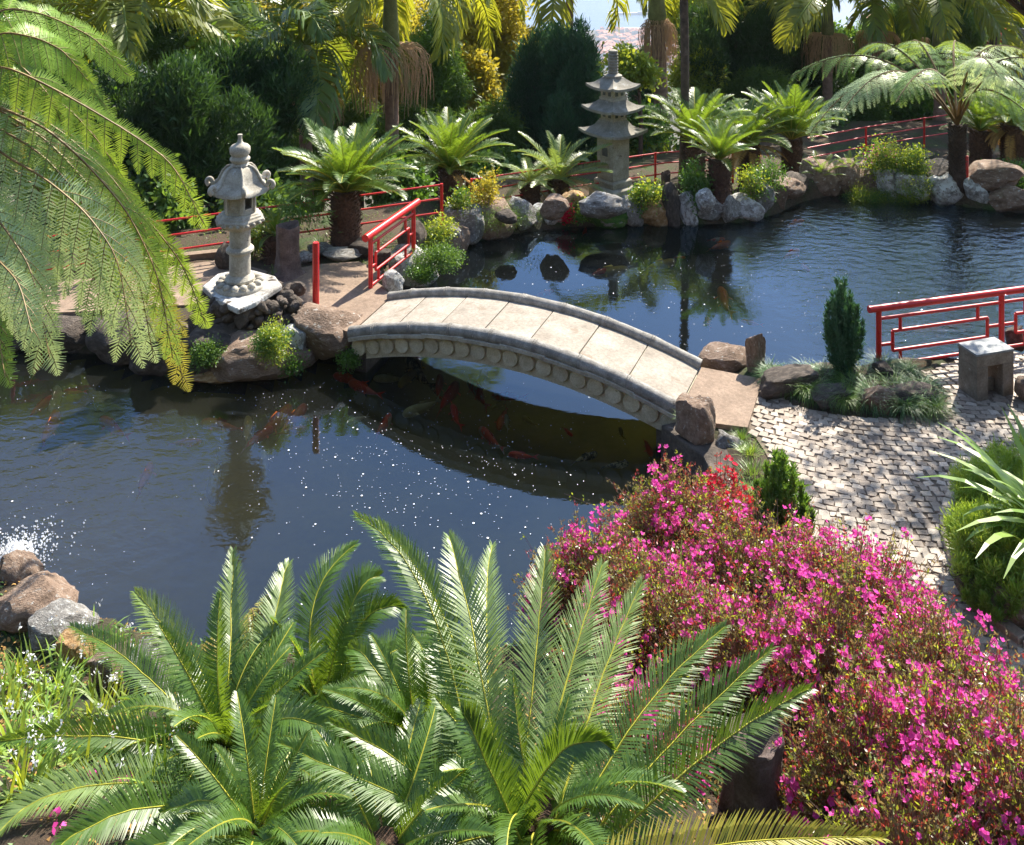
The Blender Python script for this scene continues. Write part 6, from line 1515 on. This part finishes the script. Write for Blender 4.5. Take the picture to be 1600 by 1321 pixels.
for (x, y, lb) in ((190, 1218, 'magenta flower on the soil below the left cycad'), (145, 1215, 'small pink flower left of the magenta one'), (90, 1285, 'magenta flower between the two lowest fronds')):
    p = P(x, y, .9); z = gz(p.x, p.y) + .10; p = P(x, y, z); root = thing('pink_flower', lb, 'flower', p); qb = QB(); r = np.random.default_rng(x)
    for q in range(14):
        c = r.normal(0, .022, 3); d = nrm(r.normal(0, 1, 3) + [0, -.4, .4]); s1 = nrm(np.cross(d, r.normal(0, 1, 3))); qb.add(np.array([[c, c + s1 * .016 + d * .018, c + d * .04, c - s1 * .016 + d * .018]]), .5, 0)
    ribbon_rachis(qb, bez((0, 0, -.12), (.02, 0, -.06), (0, 0, 0), 5), UPZ + [.2, 0, 0], .002, .002, 1); qb.build('petals', ['blossom_pink', 'rachis_green'], root)

# dried fern trash caught in the left cycad
_h = R(330, 1060, 6.1); root = thing('dead_fronds', 'curled dead brown fern fronds caught in the left near cycad', 'dead fronds', _h)
for k, (a, b, c) in enumerate((((330, 1120, 5.9), (350, 1010, 6.2), (430, 925, 6.5)), ((250, 1130, 5.9), (310, 1060, 6.1), (330, 1000, 6.3)), ((340, 1090, 6.0), (400, 1020, 6.2), (425, 1000, 6.2)), ((300, 1110, 5.9), (360, 1060, 6.0), (400, 1070, 6.0)))):
    q = [np.array(R(*x)) - np.array(_h) for x in (a, b, c)]; qb = QB(); fern_frond(qb, bez(*q, 12), np.array([0, -.6, .8]), 18, .17, 9, .035, .014, 1.2, np.random.default_rng(k), .05, .0, .005); qb.build('dead_frond', ['fern_leaf_old', 'rachis_brown'], root)

# ---- plants on and about the rocks
bush(425, 560, None, 30, 50, 'bright lime fern on the boulder under the lantern', 'lime_leaf', .03, .014, 1.3, z0=-.05, stems=False, name='small_fern', cat='fern')
bush(455, 580, None, 18, 26, 'small bright leafy plant hanging at the waterline right of the lantern', 'bush_leaf', .035, .02, 1.2, z0=-.32, stems=False, name='small_plant', cat='plant')
bush(318, 570, None, 26, 34, 'dark green maidenhair fern in the crevice below the lantern', 'thuja_leaf', .03, .015, 1.2, z0=-.2, stems=False, name='small_fern', cat='fern')
bush(548, 575, None, 14, 18, 'little green weed under the near left end of the bridge', 'bush_leaf', .035, .022, .8, z0=-.32, stems=False, name='small_plant', cat='plant')
bush(680, 424, None, 34, 36, 'mossy green cushion of ferns between the left railing and the far pond', 'thuja_leaf', .035, .016, 1.3, z0=-.15, stems=False, name='small_fern', cat='fern')
bush(655, 440, None, 20, 24, 'green trailing plant on the white lichen boulder', 'bush_leaf', .03, .016, 1.2, z0=-.2, stems=False, name='small_plant', cat='plant')
bush(672, 392, None, 34, 44, 'leafy green plant against the back post of the left railing', 'lime_leaf', .04, .022, 1.0)
bush(467, 352, None, 28, 40, 'small plant with drooping strap leaves growing on the tree stump', 'bush_leaf', .10, .02, .5, z0=.62, stems=False, name='small_plant', cat='plant', droop=.5)
bush(775, 345, None, 56, 22, 'low cushion of light grass-green groundcover by the fence post', 'grass_leaf', .05, .006, 1.4, stems=False)
bush(720, 352, None, 24, 56, 'lanky yellow-green plant in front of the second cycad', 'lime_leaf', .045, .03, .25)
bush(760, 340, None, 22, 66, 'tall yellow-leaved spindly plant beside the red fence post', 'yellow_leaf', .045, .03, .25)
bush(905, 344, None, 24, 30, 'little red-flowered plant left of the pagoda', 'lime_leaf', .04, .025, .9)
bush(884, 345, None, 12, 22, 'cluster of deep pink flowers at the water below the twin cycads', 'blossom_red', .04, .03, .8, name='flowering_plant', cat='flowering plant')
bush(1000, 345, None, 20, 50, 'bright yellow-green leafy plant at the right foot of the pagoda', 'lime_leaf', .05, .035, .3)
bush(1015, 325, None, 24, 44, 'yellow-green shrub between the pagoda and the thin palm', 'lime_leaf', .06, .035, .3)
bush(1085, 325, None, 22, 56, 'green climbing plant around the base of the thin palm', 'bush_leaf', .05, .03, .8)
bush(1175, 320, None, 22, 56, 'spindly flowering plant between the short and dark cycads', 'lime_leaf', .05, .03, .25)
bush(1205, 308, None, 26, 60, 'leafy plant with brown stems left of the dark upright cycad', 'bush_leaf', .05, .03, .3)
bush(1385, 285, None, 34, 60, 'azalea-like shrub with small pink flowers at the far path', 'lime_leaf', .05, .03, .45)
bush(1378, 262, None, 20, 24, 'pink blossoms above the far path', 'blossom_pink', .05, .035, .35, name='flowering_plant', cat='flowering plant')
bush(1430, 282, None, 22, 46, 'yellow-green leafy shrub left of the short red post', 'lime_leaf', .05, .03, .5)
bush(1590, 300, None, 40, 40, 'dark green shrub at the right edge of the far bank', 'bush_leaf', .05, .03, .9)
bush(395, 402, None, 30, 50, 'ferny shrub just right of the lantern column', 'lime_leaf', .05, .02, .7)
for i, (x, y, s_) in enumerate(((560, 398, 22), (430, 440, 26), (600, 405, 22), (1060, 330, 20), (1150, 322, 22), (1255, 300, 20), (1420, 300, 20), (500, 392, 26), (820, 345, 18))):
    tuft(x, y, s_, 'small grass tuft ' + ('by the largest cycad trunk', 'at the foot of the old stump', 'behind the left railing', 'behind the white-flecked stone', 'behind the wedge stone', 'behind the large smooth boulder', 'beside the white-blotched oval stone', 'left of the largest cycad trunk', 'between the twin cycads and the water')[i], 'grass_leaf', w=.01, n=120)

# ---- background trees
GT = 'trees and tall shrubs closing the back of the garden'
T = [('broad', 1085, 40, 29, 60, 60, 'golden-green tree high between the two palm trunks', 'lime_leaf'), ('broad', 640, 150, 27, 120, 110, 'yellow-leaved shrubbery between the ringed palm and the thuja', 'yellow_leaf'), ('broad', 500, 150, 22.5, 64, 90, 'sunlit yellow-leaved shrub just right of the palm left of centre', 'yellow_leaf'), ('broad', 730, 150, 22.5, 46, 80, 'sunlit yellow-leaved shrub between the thuja and the cypresses', 'yellow_leaf'), ('broad', 430, 130, 22.5, 44, 60, 'sunlit lime-leaved bush left of the palm left of centre', 'lime_leaf'), ('broad', 800, 130, 28, 60, 120, 'yellow-leaved tree in the gap left of the cypresses', 'yellow_leaf'), ('broad', 350, 110, 21, 70, 60, 'light green tree above the lantern', 'thuja_leaf'), ('broad', 1290, 150, 30, 70, 60, 'light green bush behind the slim palms', 'thuja_leaf'), ('broad', 1590, 60, 33, 60, 60, 'sunlit tree in the upper right corner', 'lime_leaf'), ('shaggy', 300, 215, 18.5, 110, 135, 'dark drooping conifer behind the stone lantern', 'dark_conifer_leaf'), ('shaggy', 400, 190, 20.5, 80, 120, 'dark conifer right of the lantern top', 'dark_conifer_leaf'), ('shaggy', 205, 240, 19.5, 90, 130, 'dark conifer behind the hanging tree fern fronds', 'dark_conifer_leaf'),
     ('broad', 90, 200, 19, 120, 150, 'broad green tree behind the great tree fern', 'bush_leaf'), ('broad', -20, 100, 20, 120, 200, 'leafy tree at the upper left edge', 'bush_leaf'),
     ('broad', 530, 90, 26, 100, 120, 'golden-leaved tree between the two left palms', 'yellow_leaf'), ('broad', 430, 70, 27, 100, 110, 'golden-leaved tree behind the left palm', 'yellow_leaf'), ('broad', 765, 70, 25, 95, 130, 'golden-leaved tree left of the two cypresses', 'yellow_leaf'), ('broad', 590, 30, 30, 80, 70, 'yellow tree behind the ringed palm', 'yellow_leaf'), ('broad', 720, 20, 28, 60, 60, 'yellow tree high behind the bright thuja', 'yellow_leaf'),
     ('conifer', 678, 115, 21.5, 66, 100, 'bright green thuja with flat sprays right of the ringed palm', 'thuja_leaf'), ('conifer', 655, 225, 20.5, 70, 60, 'low dark conifer behind the second cycad', None), ('conifer', 560, 225, 20, 80, 70, 'low dark conifer behind the largest cycad', None), ('conifer', 765, 225, 20.5, 60, 66, 'low dark conifer left of the cypresses', None), ('conifer', 470, 260, 20.5, 66, 70, 'low dark conifer between lantern and largest cycad', 'conifer_leaf'),
     ('shaggy', 838, 150, 21.5, 56, 130, 'dark cypress, left one of the pair', None), ('shaggy', 908, 155, 20.8, 50, 125, 'dark cypress, right one of the pair beside the pagoda', None),
     ('column', 1012, 128, 30, 24, 46, 'small rounded cypress down the slope right of the pagoda', None), ('column', 982, 100, 62, 9, 26, 'far thin cypress against the town', None),
     ('shaggy', 1150, 90, 23.5, 80, 100, 'dark broad conifer right of the thin palm', 'dark_conifer_leaf'), ('shaggy', 1235, 70, 25, 80, 110, 'tallest dark conifer at the upper right', 'dark_conifer_leaf'), ('conifer', 1195, 165, 22.5, 80, 60, 'low dark conifer behind the browned cycad', 'conifer_leaf'),
     ('broad', 1325, 100, 26, 46, 70, 'light feathery tree between the two slim palms', 'thuja_leaf'), ('conifer', 1400, 70, 28, 66, 100, 'dark tree behind the right slim palm', 'conifer_leaf'), ('conifer', 1330, 200, 23, 70, 60, 'dark shrubbery tree behind the far fence', 'conifer_leaf'), ('broad', 1430, 180, 23.5, 60, 55, 'green tree under the right tree fern crown', 'bush_leaf'),
     ('conifer', 1520, 150, 24, 60, 70, 'dark tree right behind the tree fern', 'conifer_leaf'), ('conifer', 1610, 130, 24.5, 56, 90, 'dark tree at the upper right edge', 'conifer_leaf'), ('broad', 1530, 70, 32, 60, 40, 'reddish-leaved tree in front of the pink house', 'azalea_leaf_red'), ('conifer', 1495, 30, 27, 60, 60, 'dark treetop high at the upper right', 'conifer_leaf'),
     ('broad', 1085, 130, 22.5, 40, 60, 'yellow-green shrub between the two palm trunks', 'lime_leaf'), ('broad', 1000, 112, 19.8, 26, 22, 'yellow-green rhododendron leaves right beside the pagoda finial', 'lime_leaf'), ('broad', 974, 98, 20.0, 14, 20, 'upper sprig of yellow leaves touching the pagoda finial', 'lime_leaf'), ('broad', 1000, 200, 20.5, 44, 40, 'green bush behind the pagoda roofs', 'bush_leaf'), ('broad', 1015, 262, 20.3, 40, 30, 'sunny yellow-green bush behind the fence right of the pagoda', 'lime_leaf'),
     ('broad', 930, 250, 20.8, 60, 40, 'shaded bush between the cypresses and the pagoda body', 'bush_leaf'), ('broad', 1110, 240, 20.6, 60, 40, 'green bush under the wide cycad', 'bush_leaf'), ('broad', 250, 330, 17.2, 80, 60, 'dark ivy-like shrub behind the left fence', 'conifer_leaf'), ('broad', 400, 340, 17.6, 60, 50, 'dark shrub behind the fence right of the lantern', 'conifer_leaf'), ('broad', 90, 380, 16.3, 90, 60, 'dark shrub behind the great tree fern fronds', 'dark_conifer_leaf'),
     ('broad', 610, 290, 18.9, 60, 40, 'low green shrub behind the fence at the ringed palm', 'bush_leaf'), ('broad', 790, 275, 19.4, 50, 36, 'low green shrub behind the fence left of the twin cycads', 'bush_leaf'), ('broad', 1290, 210, 22.2, 44, 40, 'shaded shrub left end of the far fence', 'bush_leaf'), ('conifer', 100, 60, 24, 110, 110, 'dark tall conifer high at the upper left', 'conifer_leaf'), ('conifer', 330, 60, 25, 110, 90, 'dark tall conifer above the stone lantern', 'conifer_leaf'), ('broad', 250, 40, 30, 90, 80, 'tree with olive leaves far behind the left palm', 'bush_leaf')]
for (k, px, py, Y, rx, rz, lb, lf) in T:
    tree(k, px, py, Y, rx, rz, lb, {'column': 'cypress_tree', 'shaggy': 'cypress_tree', 'conifer': 'conifer_tree', 'broad': 'broadleaf_tree'}[k], {'column': 'cypress', 'shaggy': 'cypress', 'conifer': 'conifer', 'broad': 'tree'}[k], lf, group=GT)

# ---- groundcover
ground_blades('grass', [(-14, 12.5), (-4, 13.3), (-2.5, 13.5), (-1.6, 14), (14, 16), (16, 24), (-2, 21), (-14, 17)], 260, .055, .010, 'grass_leaf', 2)
ground_blades('ground_cover', [(-9, 3.5), (3.2, 3.5), (2.6, 7.6), (-5.5, 9.3), (-9, 12)], 330, .06, .016, 'bush_leaf', 5)
ground_blades('leaf_litter', [(-9, 3.5), (4.2, 3.5), (3.4, 7.6), (-5.5, 9.3), (-9, 12)], 420, .035, .022, 'cycad_dead', 6, zoff=-.005, clump=False)

# ---- town on the coast far below, piers, and a pink house through the trees
def house_mesh(k):
    r = random.Random(k); mb = MB(); w, d, h = r.uniform(12, 24), r.uniform(10, 16), r.uniform(7, 14)
    mb.box((0, 0, h / 2), (w, d, h)); v = [(-w / 2 - .5, -d / 2 - .5, h), (w / 2 + .5, -d / 2 - .5, h), (w / 2 + .5, d / 2 + .5, h), (-w / 2 - .5, d / 2 + .5, h), (-w / 4, 0, h + 3.5), (w / 4, 0, h + 3.5)]
    mb.add(v, [(0, 1, 5, 4), (1, 2, 5), (2, 3, 4, 5), (3, 0, 4), (0, 3, 2, 1)], 1)
    me = bpy.data.meshes.new('house'); me.from_pydata(mb.v, [], mb.f); me.materials.append(MATS['house_wall']); me.materials.append(MATS['house_roof']); me.polygons.foreach_set('material_index', mb.m); return me
_hm = [house_mesh(k) for k in range(5)]; _r = random.Random(5)
for k in range(290):
    Y = _r.uniform(2150, 3015); px = _r.uniform(936, 1090); X = (px - 800) / F * Y; z = np.interp(Y, [2000, 2500, 2700, 3030], [-398, -416, -425, -452])
    o = bpy.data.objects.new('house', _hm[k % 5]); COL.objects.link(o); o.location = (X, Y, z - 1); o.rotation_euler = (0, 0, _r.uniform(0, 3))
    tag(o, 'tiny red-roofed pale house in the hazy town far below', 'house', 'houses of the town far below by the sea')
for (px0, px1, py, lb) in ((950, 1016, 23, 'long grey harbour mole out in the bay'), (955, 1070, 47, 'pale quay along the shore of the town')):
    Y = F * 456 / (py + 180); a, b = (px0 - 800) / F * Y, (px1 - 800) / F * Y; mb = MB(); mb.box((0, 0, 3), (b - a, 14, 8)); mb.box(((b - a) * .3, 0, 9), ((b - a) * .2, 8, 5)); o = mb.build('harbour_mole', 'house_wall'); o.location = ((a + b) / 2, Y, -450); tag(o, lb, 'pier')
def pink_house():
    c = R(1500, 66, 60); root = thing('house', 'pale pink house with a red roof glimpsed through the trees at the upper right', 'house', (c.x, 60, c.z - 4))
    mb = MB(); mb.box((0, 0, 2.6), (9, 6, 5.2)); mb.build('wall', 'house_wall', root)
    mb = MB(); mb.add([(-5, -3.5, 5.2), (5, -3.5, 5.2), (5, 3.5, 5.2), (-5, 3.5, 5.2), (-2.5, 0, 6.8), (2.5, 0, 6.8)], [(0, 1, 5, 4), (1, 2, 5), (2, 3, 4, 5), (3, 0, 4), (0, 3, 2, 1)]); mb.build('roof', 'house_roof', root)
    for x in (-3, 0, 3):
        mb = MB(); mb.box((x, -3.02, 3.4), (1.0, .06, 1.3)); mb.build('window', 'window_dark', root)
pink_house()

# ---- sea air between the garden and the coast
m, nt, out = _mat('haze_air'); _v = _n(nt, 'ShaderNodeVolumePrincipled'); _v.inputs['Color'].default_value = (0.80, 0.88, 1.0, 1); _v.inputs['Density'].default_value = 0.00016
nt.links.new(_v.outputs[0], out.inputs['Volume'])
mb = MB(); mb.box((0, 13350, -237), (18600, 27400, 500)); tag(mb.build('haze', 'haze_air'), kind='stuff')
